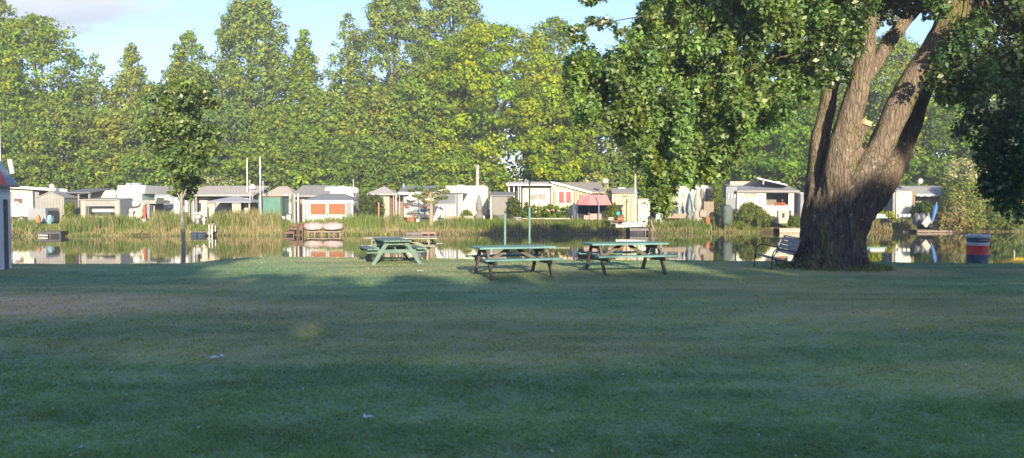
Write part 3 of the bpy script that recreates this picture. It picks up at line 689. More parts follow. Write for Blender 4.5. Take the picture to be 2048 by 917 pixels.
bg_.tube([at(1300, 30, 17.9), at(1230, 42, 17.6), at(1190, 50, 17.5), at(1145, 66, 17.4)], [.02, .012, .008, .004], 5)
bg_.build('boughs', TWIG, big, True)
cut = MB().tube([at(1730, 250, 18.62), at(1734, 241, 18.6)], [.15, .14], 14).build('sawn_stub', mat('sawn_wood', (.42, .33, .22), .8, .2, 14), big)
# dark cable down the trunk
cb_ = MB().tube([at(1693, 418, 18.42), at(1698, 440, 18.40), at(1701, 470, 18.38), at(1703, 500, 18.3), at(1706, 525, 18.2), at(1707, 543, 18.12)], [.02, .022, .022, .02, .02, .02], 7)
o = cb_.build('cable', mat('black_rubber', (.02, .02, .022), .5, .1), None, True); tag(o, 'black cable hanging down the front of the big trunk into the grass', 'cable')

# ------------------------------------------------------------------ young tree at the shore, left
yt = thing('young_tree', (XX(365, 21.3), 21.3, 0), 'young dark-leaved tree with a thin straight trunk at the near shore on the left', 'tree')
bx = XX(365, 21.3)
mbt = MB(); mbt.tube([(bx, 21.3, -.05), (bx + .01, 21.3, .6), (bx - .03, 21.3, 1.8), (bx + .05, 21.3, 3.4), (bx, 21.3, 4.7)], [.062, .05, .042, .03, .012], 9)
Ks = []
for px, py, rp in [(330, 188, 26), (360, 176, 26), (395, 184, 26), (415, 200, 18), (345, 210, 22), (380, 212, 26), (312, 200, 14), (300, 245, 22), (330, 258, 26), (365, 250, 30), (400, 262, 28), (428, 268, 18), (290, 262, 14), (320, 290, 26), (352, 300, 30), (388, 298, 28), (418, 300, 20), (345, 328, 24), (375, 334, 28), (405, 328, 18), (360, 360, 20), (372, 384, 16), (350, 388, 12), (385, 362, 14), (368, 230, 24), (340, 232, 16)]:
    for k_ in range(2):
        Yc = 21.3 + rng.normal() * .55; c_ = at(px + rng.normal() * 6, py + rng.normal() * 5, Yc); Ks.append([*c_, rp * Yc / FPX])
        if k_ == 0: mbt.tube([(bx, 21.3, max(1.5, c_.z - .5)), Vector((bx, 21.3, c_.z)).lerp(c_, .5) + Vector((0, 0, -.1)), c_], [.022, .015, .005], 5)
Ks = np.array(Ks); mbt.build('trunk', mat('young_bark', (.26, .24, .21), .85, .25, 12, .4), yt, True)
VY, FY, TY = puff(Ks[:, :3], np.stack([Ks[:, 3] * 1.1, Ks[:, 3], Ks[:, 3] * .75], -1), 9500, .12, (.15, .215, .055), .3, .3, .7, .06, .3, .62, .15, .1, .75, (.4, .42, .32))
np_mesh('crown', VY, 4, FY, LM, TY, yt)

# ------------------------------------------------------------------ picnic tables
TEAL = mat('teal_paint_worn', (.12, .25, .235), .7, .25, 5, .25, 40, dirt=.35, stretch=(1, 1, 1))
GREYW = mat('weathered_timber', (.115, .098, .08), .85, .3, 7, .5, 30)
MINT = mat('mint_paint', (.12, .20, .17), .8, .22, 5, .3, 40, dirt=.4)
GREYT = mat('pale_weathered_timber', (.27, .26, .20), .85, .25, 7, .5, 30)
def picnic_table(loc, rz, label, top_m, leg_m, Lg=1.8, H=.70):
    t = thing('picnic_table', loc, label, 'picnic table', 'picnic tables on the lawn by the water')
    def P(*a): return a
    mb = MB()
    for k_ in range(5): mb.box(-Lg / 2, Lg / 2, -.37 + k_ * .15, -.37 + k_ * .15 + .138, H - .042, H, .006)
    parts_ = [('table_top', mb, top_m)]
    for s_ in (-1, 1):
        mb = MB()
        for k_ in range(2): y0 = s_ * .66 + (k_ - 1) * .142; mb.box(-Lg / 2, Lg / 2, y0, y0 + .132, .395, .435, .006)
        parts_.append(('bench', mb, top_m))
    for sx_ in (-1, 1):
        x = sx_ * Lg * .365
        parts_.append(('cross_beam', MB().box(x - .022, x + .022, -.35, .35, H - .135, H - .044, .004), leg_m))
        parts_.append(('bench_beam', MB().box(x - .022, x + .022, -.78, .78, .30, .392, .004), leg_m))
        for s_ in (-1, 1):
            xo = x + sx_ * .046
            parts_.append(('leg', MB().bar((xo, s_ * .25, H - .05), (xo, s_ * .66, 0.0), .095, .044, (1, 0, 0)) if False else MB().bar((xo, s_ * .25, H - .05), (xo, s_ * .64, -.01), .044, .10, (0, s_ * .8, .5)), leg_m))
        parts_.append(('brace', MB().bar((sx_ * .10, 0, H - .06), (x - sx_ * .03, 0, .32), .044, .075, (0, 0, 1)), leg_m))
    for n_, mb, m_ in parts_:
        o_ = mb.build(n_, m_, None); o_.parent = t
    t.rotation_euler = (0, 0, rz); return t
def gp(px, Y, dz=0): x = XX(px, Y); return (x, Y, float(gz(np.array([x]), np.array([Y]))[0]) + dz)
picnic_table(gp(1026, 17.1), R(19), 'worn teal picnic table in the middle, the nearest one, with two thin poles behind it', TEAL, GREYW, 1.75, .665)
picnic_table(gp(1250, 18.0), R(14), 'worn teal picnic table nearest to the big tree, its braces dark against the water', TEAL, GREYW, 1.86, .69)
picnic_table(gp(783, 21.3), R(-70), 'mint green picnic table seen from its end, the left front one', MINT, MINT, 1.7, .645)
picnic_table(gp(806, 22.7), R(-4), 'grey weathered picnic table right behind the mint green one', GREYT, GREYT, 2.15, .63)

# poles behind the tables
GP = mat('teal_pole_paint', (.15, .25, .235), .6, .15, 8); DK = mat('dark_pole_paint', (.035, .05, .05), .5, .2)
for px, top, nm in ((1010, 433, 'short pale teal pole behind the middle picnic table'), (1059, 354, 'tall thin pole, dark above and teal below, behind the middle picnic table')):
    Y = 22.2; x = XX(px, Y); zt = ZZ(top, Y)
    r_ = thing('pole', (x, Y, -.02), nm, 'pole')
    if px == 1010:
        MB().tube([(x, Y, -.02), (x, Y, zt)], .032, 8).build('shaft', GP, r_, True); MB().lathe((x, Y, zt), [(.036, 0), (.036, .03), (.01, .045)], 10).build('cap', GP, r_)
    else:
        MB().tube([(x, Y, .45), (x, Y, ZZ(414, Y))], .030, 8).build('shaft', GP, r_, True)
        MB().tube([(x, Y, ZZ(414, Y)), (x, Y, zt)], .026, 8).build('mast', DK, r_, True); MB().tube([(x, Y, -.02), (x, Y, .45)], .034, 8).build('foot_sleeve', DK, r_, True)

# ------------------------------------------------------------------ garden seat by the trunk
st = thing('garden_armchair', (XX(1556, 19.0), 19.0, .02), 'garden armchair with black bent-tube arms and pale slats beside the big trunk', 'garden chair')
PALE = mat('pale_slats', (.27, .29, .295), .7, .15, 9, dirt=.2); TUBE = mat('black_tube', (.03, .028, .027), .35, .1, metal=.3)
def lp(x, y, z): return Vector((x, y, z))
W2 = .44
parts_ = []
for s_ in (-1, 1):
    y = s_ * W2
    parts_.append(('arm_frame', MB().tube([lp(-.44, y, -.02), lp(-.43, y, .42), lp(-.40, y, .53), lp(-.33, y, .60), lp(-.22, y, .615), lp(.05, y, .56), lp(.26, y, .52)], .017, 8), TUBE))
    parts_.append(('side_rail', MB().tube([lp(-.42, y, .34), lp(.12, y, .235), lp(.22, y, .42), lp(.30, y, .55), lp(.44, y, .86)], .017, 8), TUBE))
    parts_.append(('rear_leg', MB().tube([lp(.14, y, .23), lp(.32, y, -.02)], .017, 8), TUBE))
for q_ in ((-.42, .34), (.12, .235), (.44, .86)): parts_.append(('cross_tube', MB().tube([lp(q_[0], -W2, q_[1]), lp(q_[0], W2, q_[1])], .014, 6), TUBE))
mb = MB()
for k_ in range(5):
    a_ = lp(-.40 + .108 * k_, 0, .352 - .021 * k_); mb.bar(a_ + lp(0, -W2 + .02, 0), a_ + lp(0, W2 - .02, 0), .095, .022, (0.2, 0, 1))
parts_.append(('seat', mb, PALE)); mb = MB()
for k_ in range(4):
    a_ = lp(.225 + .052 * k_, 0, .47 + .108 * k_); mb.bar(a_ + lp(0, -W2 + .02, 0), a_ + lp(0, W2 - .02, 0), .1, .022, (-.9, 0, .42))
parts_.append(('backrest', mb, PALE))
for n_, mb, m_ in parts_: o_ = mb.build(n_, m_, None, True); o_.parent = st
st.rotation_euler = (R(5), 0, R(12)); st.scale = (.9, .9, .9)
# builds above were made around the local origin: shift is carried by the root

# ------------------------------------------------------------------ oil drum litter bin
dr = thing('oil_drum', gp(1957, 21.55), 'old oil drum painted navy, white and red on the lawn at the water', 'barrel')
dx, dy, dz = worldloc(dr)
NAVY = mat('navy_paint', (.06, .10, .17), .5, .3, 6, .15, dirt=.3); RED = mat('red_paint', (.70, .06, .05), .45, .2, 6, dirt=.15); WHB = mat('white_blue_paint', (.52, .58, .62), .45, .12, 6, dirt=.2)
def band(nm, z0, z1, r_, m_): MB().lathe((dx, dy, dz), [(r_, z0), (r_ + .006, z0 + .012), (r_, z0 + .03), (r_, z1 - .03), (r_ + .006, z1 - .012), (r_, z1)], 28).build(nm, m_, dr, 50)
band('lower_band', -.02, .235, .275, NAVY); band('red_band', .236, .49, .272, RED); band('white_band', .491, .575, .278, WHB); band('upper_band', .576, .70, .272, NAVY)
mb = MB().lathe((dx, dy, dz), [(.30, .70), (.318, .715), (.322, .745), (.30, .775), (.20, .79), (.0, .795)], 28, cap=False); mb.build('lid', WHB, dr, 50)
mb = MB()
for k_ in range(7):
    a_ = -1.9 + k_ * .12; mb.box(-.012, .012, -.003, .003, -.022 + .01 * (k_ % 2), .028, 0, Matrix.Rotation(a_ + math.pi / 2, 3, 'Z'))
    vs_ = mb.bm.verts[-8:]; bmesh.ops.translate(mb.bm, vec=(dx + .276 * math.cos(a_), dy + .276 * math.sin(a_), dz + .64), verts=vs_)
mb.build('worn_marks', mat('pink_marks', (.45, .25, .24), .6), dr)

# ------------------------------------------------------------------ kiosk at the left edge
ki = thing('kiosk', (-13.9, 17.4, 0), 'white hut with blue and red striped roof at the left edge of the lawn', 'hut')
WHW = mat('white_boards', (.66, .70, .74), .6, .08, 6, .15, dirt=.25); BLU = mat('blue_roof_metal', (.07, .145, .24), .45, .15, 5, metal=.2); REDR = mat('red_roof_metal', (.24, .05, .05), .5, .15, 5, metal=.2)
WOOD = mat('brown_wood', (.17, .12, .09), .8, .3, 8, .4)
X1, Y0_, Y1_ = -12.42, 15.4, 19.2
ki.location = ((X1 - 15.4) / 2, 17.3, 0)
MB().box(-15.4, X1, Y0_, Y1_, -.1, 2.06).build('walls', WHW, ki)
MB().box(X1 + .002, X1 + .03, 18.93, 19.05, -.02, 1.72).build('wooden_strip', WOOD, ki)
def hiproof(mb, a0, a1, z0, z1, y0, y1, yy0, yy1, xr):
    mb.hull([(a0, y0, z0), (a0, y1, z0), (a1, y0, z0), (a1, y1, z0), (xr, yy0, z1), (xr, yy1, z1), (a0 + .9, yy0, z1), (a0 + .9, yy1, z1)])
mb = MB(); hiproof(mb, -15.6, -12.30, 2.06, 2.78, 15.2, 19.33, 15.7, 19.1, -12.66); mb.build('roof', BLU, ki)
for k_ in range(5):
    y0 = 15.5 + k_ * .8; mb = MB()
    nrm_ = Vector((.72, 0, .36)).normalized() * .012
    q_ = [Vector((-12.30, y0, 2.06)), Vector((-12.30, y0 + .22, 2.06)), Vector((-12.66, y0 + .22, 2.78)), Vector((-12.66, y0, 2.78))]
    mb.hull([p + nrm_ for p in q_] + [p - nrm_ * .5 for p in q_]); mb.build('red_stripe', REDR, ki)
MB().box(X1 + .02, -12.27, 15.2, 19.35, 2.02, 2.075).build('gutter', mat('dark_gutter', (.12, .11, .11), .5), ki)
mb = MB(); mb.bar(at(19.5, 319, 19.25), at(25, 347, 19.3), .09, .05, (0, 1, 0)); mb.build('roof_vent', mat('white_plastic', (.75, .77, .78), .4, .05), ki)
o = MB().tube([(XX(-1, 19.8), 19.8, -.1), (XX(-1, 19.8), 19.8, 7.5)], [.07, .045], 10).build('mast', mat('white_plastic', (.75, .77, .78), .4, .05), None, True)
tag(o, 'pale mast rising behind the striped-roof hut at the very left edge', 'mast')
# scrap of paper and a feather on the lawn
for px, py, w_, lb in ((437, 722, .13, 'crumpled white paper scrap lying on the lawn at the left'), (736, 847, .05, 'small white feather lying on the grass at the bottom'), (840, 545, .10, 'small white scrap on the sunlit grass before the mint green table')):
    g_ = gnd(px, py, 0); bmx = MB()
    for k_ in range(7):
        c_ = g_ + Vector(((k_ / 6 - .5) * w_, rng.normal() * .012, .035 + rng.random() * .02)); bmx.hull([c_ + Vector((rng.normal() * .016 * w_ / .1, rng.normal() * .02, rng.normal() * .008)) for _ in range(6)])
    o = bmx.build('feather' if 'feather' in lb else 'paper_scrap', mat('white_paper', (.62, .64, .66), .7, .1), None); tag(o, lb, 'litter')

n = 2600; a_ = rng.random(n) * 6.283; r_ = .85 + .55 * rng.random(n) ** 1.6; X = TREE[0] - .0 + r_ * np.cos(a_); Y = TREE[1] - .05 + r_ * .95 * np.sin(a_)
h = (.05 + .12 * rng.random(n)) * (1.5 - r_ * .6); wd = .010 + .008 * rng.random(n); b_ = rng.random(n) * 3.14; z0 = gz(X, Y) - .01
Vg = np.stack([np.stack([X - np.cos(b_) * wd, Y - np.sin(b_) * wd, z0], -1), np.stack([X + np.cos(b_) * wd, Y + np.sin(b_) * wd, z0], -1), np.stack([X + rng.normal(size=n) * .04, Y + rng.normal(size=n) * .04, z0 + h], -1)], 1).reshape(-1, 3)
Tg = np.repeat(np.where(rng.random((n, 1)) < .35, np.array([[.34, .28, .15]]), np.array([[.15, .22, .08]])) * (.6 + .7 * rng.random((n, 1))), 3, axis=0)
tag(np_mesh('tall_grass', Vg, 3, np.arange(len(Vg)), foliage_mat('grass_blades', .25), Tg), kind='stuff')

# ------------------------------------------------------------------ the camp on the far bank
G0 = .10
CREAM = mat('cream_panel', (0.592, 0.544, 0.432), .45, .05, 2, 0, dirt=.10)
WHITE = mat('white_panel', (0.592, 0.592, 0.576), .45, .05, 2, 0, dirt=.08)
PINKW = mat('faded_pink_cream', (0.592, 0.480, 0.368), .6, .06, 3, 0, dirt=.12)
BEIGE = mat('beige_canvas', (0.353, 0.328, 0.277), .85, .08, 3, .2, 12, dirt=.12)
GREYC = mat('grey_canvas', (0.285, 0.275, 0.257), .85, .08, 3, .2, 12, dirt=.15)
GREYR = mat('grey_roof_sheet', (0.277, 0.269, 0.252), .75, .08, 2, .15, 8, dirt=.15)
COOL = mat('cool_grey_canvas', (0.227, 0.244, 0.260), .8, .08, 3, .2, 12)
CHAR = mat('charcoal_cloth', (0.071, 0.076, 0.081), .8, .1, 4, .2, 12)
DARKG = mat('window_glass_dark', (0.048, 0.057, 0.062), .12, .3, 2, 0, spec=.8)
LGLASS = mat('window_glass_pale', (0.266, 0.266, 0.247), .18, .3, 3, 0, spec=.8)
TRIM = mat('white_trim', (0.624, 0.624, 0.608), .4, .03)
BROWN = mat('brown_planks', (0.152, 0.090, 0.062), .8, .25, 5, .4, 20)
TAN = mat('tan_planks', (0.277, 0.227, 0.168), .85, .2, 5, .4, 20)
ORANGE = mat('orange_cloth', (.27, .105, .045), .8, .12, 6, .2, 20)
GREENM = mat('green_container_sheet', (0.095, 0.228, 0.180), .6, .12, 3, .15, 10, dirt=.15)
MINTS = mat('mint_sheet', (0.252, 0.386, 0.311), .7, .08, 3)
BLACK = mat('black_plastic', (0.019, 0.019, 0.021), .5, .2, 5)
CHROME = mat('galvanised_tube', (0.378, 0.386, 0.395), .4, .1, 5, metal=.6)
PINKC = mat('pink_parasol_cloth', (0.496, 0.216, 0.200), .8, .08, 3, .1, 12)
REDP = mat('red_window_paint', (0.336, 0.042, 0.034), .5, .1)
BLUEC = mat('blue_cloth', (0.050, 0.143, 0.353), .7, .15, 5, .2)
TEALC = mat('pale_blue_cloth', (0.218, 0.353, 0.386), .8, .12, 5, .2)
PINKT = mat('pale_pink_tarp', (.42, .32, .30), .7, .08, 3, .25, 5)
YEL = mat('yellow_sheet', (0.600, 0.400, 0.024), .6, .1)

def TH_(name, px, Y, label, cat, group=None):
    return thing(name, (XX(px, Y), Y, G0), label, cat, group)
def fb(t, name, m_, p0, p1, q0, q1, Y, dep, bevel=0.0, smooth=False):
    """a box whose front face fills px p0..p1, py q0 (top) .. q1 (bottom) at distance Y; q1 None = down to the ground"""
    mb = MB(); addb(mb, p0, p1, q0, q1, Y, dep, bevel); return mb.build(name, m_, t, smooth)
def addb(mb, p0, p1, q0, q1, Y, dep, bevel=0.0):
    z0 = G0 - .05 if q1 is None else ZZ(q1, Y); mb.box(XX(p0, Y), XX(p1, Y), Y, Y + dep, z0, ZZ(q0, Y), bevel); return mb
def win(t, p0, p1, q0, q1, Y, glass=DARKG, frame=TRIM, name='window', proud=.03):
    """window: frame proud of the wall at Y, pane inside it as a sub-part"""
    x0, x1, z0, z1 = XX(p0, Y), XX(p1, Y), ZZ(q1, Y), ZZ(q0, Y); w_ = .045; mb = MB()
    mb.box(x0, x1, Y - proud, Y - .002, z1 - w_, z1); mb.box(x0, x1, Y - proud, Y - .002, z0, z0 + w_)
    mb.box(x0, x0 + w_, Y - proud, Y - .002, z0 + w_, z1 - w_); mb.box(x1 - w_, x1, Y - proud, Y - .002, z0 + w_, z1 - w_)
    f = mb.build(name, frame, t)
    MB().box(x0 + w_, x1 - w_, Y - proud * .55, Y - .003, z0 + w_, z1 - w_).build('pane', glass, f); return f
def wheels(t, ps, Y, dep):
    for p in ps:
        x = XX(p, Y)
        for y in (Y + .12, Y + dep - .32):
            MB().tube([(x, y, G0 + .3), (x, y + .2, G0 + .3)], .3, 18).build('wheel', BLACK, t, True)
def wheels_x(t, xs, y0, dep):
    pass
def dish(px, py, r_px, Y, label, zbase=G0, m_=WHITE):
    x, z = XX(px, Y), ZZ(py, Y); r = r_px * Y / FPX
    t = thing('satellite_dish', (x, Y + .1, zbase), label, 'satellite dish', 'satellite dishes of the camp')
    prof = [(r * math.sin(a), -r * .9 * (1 - math.cos(a))) for a in (0.02, .25, .5, .75, .95)]
    mb = MB(); mb.lathe((0, 0, 0), prof, 18, cap=False); mb.lathe((0, 0, 0), [(p_, q_ - .015) for p_, q_ in prof], 18, cap=False)
    rot = Matrix.Rotation(R(-78), 4, 'X') @ Matrix.Rotation(R(-8), 4, 'Y')
    bmesh.ops.transform(mb.bm, matrix=Matrix.Translation((x, Y, z)) @ rot, verts=mb.bm.verts[:]); mb.build('reflector', m_, t, 60)
    MB().tube([(x, Y + .12, zbase), (x, Y + .12, z)], .028, 8).build('mast', CHROME, t, True)
    MB().tube([(x, Y + .05, z - r), (x + .03, Y - .45, z - r * .2)], .012, 6).build('feed_arm', CHROME, t)
    return t
def flagpole(px, top, Y, label, r=.045):
    x = XX(px, Y); zt = ZZ(top, Y); t = thing('flagpole', (x, Y, G0 - .1), label, 'flagpole', 'flagpoles of the camp')
    MB().tube([(x, Y, G0 - .1), (x, Y, zt)], [r, r * .7], 10).build('shaft', WHITE, t, True); MB().lathe((x, Y, zt), [(.02, 0), (.05, .04), (.05, .07), (.01, .1)], 10).build('knob', TRIM, t, True); return t
def hip(t, name, m_, p0, p1, q0, q1, Y, dep, r0, r1, over=.15, thick=.06):
    """hipped roof: eaves p0..p1 at py q1, ridge r0..r1 at py q0"""
    x0, x1, ze, zr = XX(p0, Y) - over, XX(p1, Y) + over, ZZ(q1, Y), ZZ(q0, Y); a, b_ = XX(r0, Y), XX(r1, Y); ym = Y + dep / 2
    mb = MB(); mb.hull([(x0, Y - over, ze), (x1, Y - over, ze), (x0, Y + dep + over, ze), (x1, Y + dep + over, ze), (x0, Y - over, ze - thick), (x1, Y - over, ze - thick), (x0, Y + dep + over, ze - thick), (x1, Y + dep + over, ze - thick), (a, ym, zr), (b_, ym, zr)])
    return mb.build(name, m_, t)
def slope(t, name, m_, p0, p1, q_back, q_front, Y, dep, thick=.07, drop=0.0, over=.1):
    """mono-pitch roof, low edge to the front"""
    x0, x1 = XX(p0, Y), XX(p1, Y); z0 = ZZ(q_front, Y - over); z1 = EYE + (ZZ(q_back, Y + dep) - EYE); mb = MB()
    mb.hull([(x0, Y - over, z0), (x1, Y - over, z0), (x0, Y - over, z0 - thick), (x1, Y - over, z0 - thick), (x0, Y + dep, z1), (x1, Y + dep, z1), (x0, Y + dep, z1 - thick), (x1, Y + dep, z1 - thick)])
    return mb.build(name, m_, t)
def caravan(name, p0, p1, q0, Y, dep, label, wins=(), m_=CREAM, wh=None, group='caravans of the camp', cat='caravan', hatch=True, door=None, q1=None, bevel=.22, glass=DARKG):
    t = TH_(name, (p0 + p1) / 2, Y + dep / 2, label, cat, group)
    x0, x1, zt = XX(p0, Y), XX(p1, Y), ZZ(q0, Y)
    MB().box(x0, x1, Y, Y + dep, G0 + .42, zt, bevel, seg=4).build('body', m_, t, True)
    MB().box(x0 + .3, x1 - .3, Y + .25, Y + dep - .25, G0 + .25, G0 + .44).build('chassis', BLACK, t)
    for xw in ((x0 * .5 + x1 * .5,) if wh is None else wh):
        for y in (Y + .05, Y + dep - .25):
            w_ = MB().tube([(xw, y, G0 + .3), (xw, y + .2, G0 + .3)], .31, 18).build('wheel', BLACK, t, True)
            MB().tube([(xw, y - .01, G0 + .3), (xw, y + .005, G0 + .3)], .17, 14).build('hub_cap', CHROME, w_, True)
    zm = G0 + .42 + (zt - G0 - .42) * .42
    MB().box(x0 + .24, x1 - .24, Y - .012, Y - .002, zm, zm + .07).build('belt_line', mat('belt_line_grey', (.30, .30, .30), .5), t)
    MB().box(x0 + .2, x1 - .2, Y - .035, Y - .002, zt - .30, zt - .25).build('awning_rail', CHROME, t)
    for a_, b_, c_, d_ in wins: win(t, a_, b_, c_, d_, Y, glass)
    if door:
        d_ = MB().box(XX(door[0], Y), XX(door[1], Y), Y - .025, Y - .002, G0 + .5, ZZ(door[2], Y), .01).build('door', TRIM, t)
        MB().box(XX(door[1], Y) - .12, XX(door[1], Y) - .05, Y - .05, Y - .026, G0 + 1.3, G0 + 1.42).build('handle', BLACK, d_)
    if hatch:
        xm = (x0 + x1) / 2; MB().box(xm - .3, xm + .25, Y + dep * .4, Y + dep * .4 + .5, zt - .02, zt + .07, .03).build('roof_hatch', WHITE, t)
    return t
def posts(t, name, m_, ps, q0, Y, w_=.06):
    for p in ps: MB().box(XX(p, Y) - w_ / 2, XX(p, Y) + w_ / 2, Y, Y + w_, G0 - .05, ZZ(q0, Y)).build(name, m_, t)
def mound(t, name, m_, x0, x1, y0, y1, z0, z1, n=90, wob=.1, smooth=True, power=2.6):
    """a soft draped lump: cloth, tarp, bundle"""
    mb = MB(); cx, cy, cz = (x0 + x1) / 2, (y0 + y1) / 2, (z0 + z1) / 2
    r_ = bmesh.ops.create_icosphere(mb.bm, subdivisions=3, radius=1.0)
    for v_ in r_['verts']:
        c = v_.co; f = (abs(c.x) ** power + abs(c.y) ** power + abs(c.z) ** power) ** (-1 / power); c = c * f
        nzv = 1 + wob * mnoise.noise(Vector((c.x * 1.8 + x0, c.y * 1.8, c.z * 1.8)))
        v_.co = Vector((cx + c.x * nzv * (x1 - x0) / 2, cy + c.y * nzv * (y1 - y0) / 2, cz + c.z * (x1 and nzv) * (z1 - z0) / 2))
    return mb.build(name, m_, t, smooth)
def shrub(name, p0, p1, q0, Y, label, color, dep=None, q1=None, shape='round', n=None, leaf=.13, dry=0.0, group=None, cat='shrub'):
    x0, x1 = XX(p0, Y), XX(p1, Y); z1 = ZZ(q0, Y); z0 = G0 if q1 is None else ZZ(q1, Y); dep = dep or (x1 - x0) * .8
    t = thing(name, ((x0 + x1) / 2, Y + dep / 2, G0), label, cat, group); K = 60
    if shape == 'box':
        cen = np.stack([x0 + .12 + (x1 - x0 - .24) * rng.random(K), Y + dep * rng.random(K), z0 + (z1 - z0 - .12) * rng.random(K)], -1)
    elif shape == 'cone':
        t_ = rng.random(K) ** 1.2; a_ = rng.random(K) * 6.28; r_ = (x1 - x0) / 2 * (1 - t_ * .75) * .75
        cen = np.stack([(x0 + x1) / 2 + r_ * np.cos(a_), Y + dep / 2 + r_ * np.sin(a_), z0 + t_ * (z1 - z0 - .1)], -1)
    else:
        d_ = rdir(K) * (.5 + .35 * rng.random((K, 1))); d_[:, 2] = np.abs(d_[:, 2]) * 1.0
        cen = np.array([(x0 + x1) / 2, Y + dep / 2, z0]) + d_ * np.array([(x1 - x0) / 2, dep / 2, (z1 - z0) * .95])
    r0 = min(x1 - x0, z1 - z0) * .2; rad = np.tile([[r0, r0, r0]], (K, 1)) * (.7 + .5 * rng.random((K, 1)))
    n = n or int(((x1 - x0) * (z1 - z0) + (x1 - x0) * dep + dep * (z1 - z0)) * 2 / (leaf * leaf * .3) * 1.3)
    V, F, T = puff(cen, rad, n, leaf, color, .22, .22, 1.2, dry, .1, .6, .15, .6, .5, (.42, .34, .17))
    np_mesh('foliage', V, 4, F, FM, T, t)
    mb = MB(); xm = (x0 + x1) / 2
    for k_ in range(4): mb.tube([(xm + (k_ - 1.5) * .08, Y + dep / 2, G0 - .05), (xm + (k_ - 1.5) * (x1 - x0) * .16, Y + dep / 2, G0 + (z1 - G0) * .7)], [.035, .01], 6)
    mb.build('stems', BARK, t); return t
def jetty(name, p0, p1, q_deck, label, dep=1.8, Yf=None, m_=TAN, dz=0.0, posts_n=3, under=None):
    xm = XX((p0 + p1) / 2, 49); Y = Yf or float(yf(xm)) - .7; x0, x1, zt = XX(p0, Y), XX(p1, Y), ZZ(q_deck, Y)
    t = thing(name, ((x0 + x1) / 2, Y + dep / 2, WZ - .3), label, 'jetty', 'wooden jetties on the far bank')
    mb = MB(); k_ = max(3, int((x1 - x0) / .14))
    for i in range(k_): a_ = x0 + (x1 - x0) * i / k_; mb.box(a_, a_ + (x1 - x0) / k_ - .012, Y - .04, Y + dep, zt - .035, zt)
    mb.build('deck', m_, t)
    MB().box(x0, x1, Y, Y + .05, zt - .16, zt - .037).build('edge_beam', m_, t)
    for i in range(posts_n):
        a_ = x0 + .06 + (x1 - x0 - .12) * i / (posts_n - 1)
        for y in (Y + .06, Y + dep - .3): MB().tube([(a_, y, WZ - .9), (a_, y, zt - .037)], .05, 8).build('post', m_, t)
    return t, Y, x0, x1, zt

# --- far left: long caravan with awning
Y = 57
t = caravan('caravan', 14, 62, 379, Y, 2.3, 'cream caravan with a brown window under the long flat white roof, far left', [(27, 47, 396, 409)], wh=[XX(40, Y)], glass=mat('brown_curtain', (0.142, 0.076, 0.057), .6), hatch=False, door=(22, 38, 404))
t = TH_('awning_roof', 70, Y, 'long flat white carport roof on posts at the far left of the camp', 'canopy')
mb = MB(); mb.hull([Vector((XX(a, Y - .4), Y - .4, ZZ(b_, Y - .4))) for a, b_ in ((10, 371), (10, 376), (135, 379), (135, 384))] + [Vector((XX(a, Y + 3.2), Y + 3.2, ZZ(b_, Y - .4) + .1)) for a, b_ in ((12, 371), (12, 376), (132, 379), (132, 384))]); mb.build('roof_panel', TRIM, t)
posts(t, 'post', TRIM, [20, 64, 130], 382, Y - .2)
t = TH_('awning', 90, 57.2, 'blue-grey awning wall between the far-left caravan and the gabled tent', 'awning'); fb(t, 'side_wall', COOL, 66, 78, 384, None, 57.2, .08); fb(t, 'curtain', BEIGE, 58, 66, 384, 412, 57.1, .06)
dish(105, 372, 6, 55.6, 'white satellite dish seen edge-on above the gabled tent')
# gabled tent
def gable_tent(p0, p1, q_peak, q_eave, Y, dep, label, m_, cat='tent', name='gable_tent'):
    t = TH_(name, (p0 + p1) / 2, Y + dep / 2, label, cat); x0, x1 = XX(p0, Y), XX(p1, Y); ze, zp = ZZ(q_eave, Y), ZZ(q_peak, Y); xm = (x0 + x1) / 2
    MB().prism([(x0, G0 - .05), (x0, ze), (xm, zp - .04), (x1, ze), (x1, G0 - .05)], Y, Y + dep).build('walls', m_, t)
    mb = MB(); mb.prism([(x0 - .06, ze - .03), (x0 - .06, ze + .03), (xm, zp + .03), (x1 + .06, ze + .03), (x1 + .06, ze - .03), (xm, zp - .03)], Y - .08, Y + dep + .08); mb.build('roof', GREYR if m_ is GREYC else m_, t)
    return t, x0, x1, ze, zp
t, x0, x1, ze, zp = gable_tent(75, 128, 384, 396, 54.2, 3.0, 'grey canvas storage tent with a low gable, left of the green conifer', GREYC)
mb = MB()
for k_ in range(9): a_ = x0 + (x1 - x0) * (k_ + .5) / 9; mb.box(a_ - .012, a_ + .012, 54.17, 54.198, G0, ze - .02)
mb.build('seams', mat('canvas_seam', (0.228, 0.223, 0.209), .9), t)
t = TH_('tarp_cover', 74, 53.2, 'low blue-grey tarpaulin-covered trailer before the gabled tent', 'covered trailer')
mb = MB(); Y = 52.6; mb.hull([Vector((XX(a, Y), Y + d_, ZZ(b_, Y))) for a, b_ in ((54, 442), (58, 417), (90, 417), (92, 445)) for d_ in (0, 1.5)]); mb.build('tarpaulin', mat('blue_grey_tarp', (0.257, 0.266, 0.285), .75, .08, 3, .3, 5), t)
fb(t, 'tail_flap', CHAR, 92.3, 95, 422, 444, Y + .1, 1.2)
mound(tag(thing('orange_bundle', (XX(75, 51.6), 51.6, .12), 'small orange cloth bundle standing in the reeds at the far left', 'bundle'), None), 'cloth', mat('peach_orange_cloth', (0.496, 0.208, 0.088), .8, .1, 6, .3), XX(71, 51.6), XX(79.5, 51.6), 51.4, 51.8, .12, ZZ(430, 51.6), wob=.35, power=2.0)
b_ = thing('blue_bundle', (XX(100, 51.6), 51.6, .1), 'pale blue upright bundle beside the orange one, over the dark jetty', 'bundle')
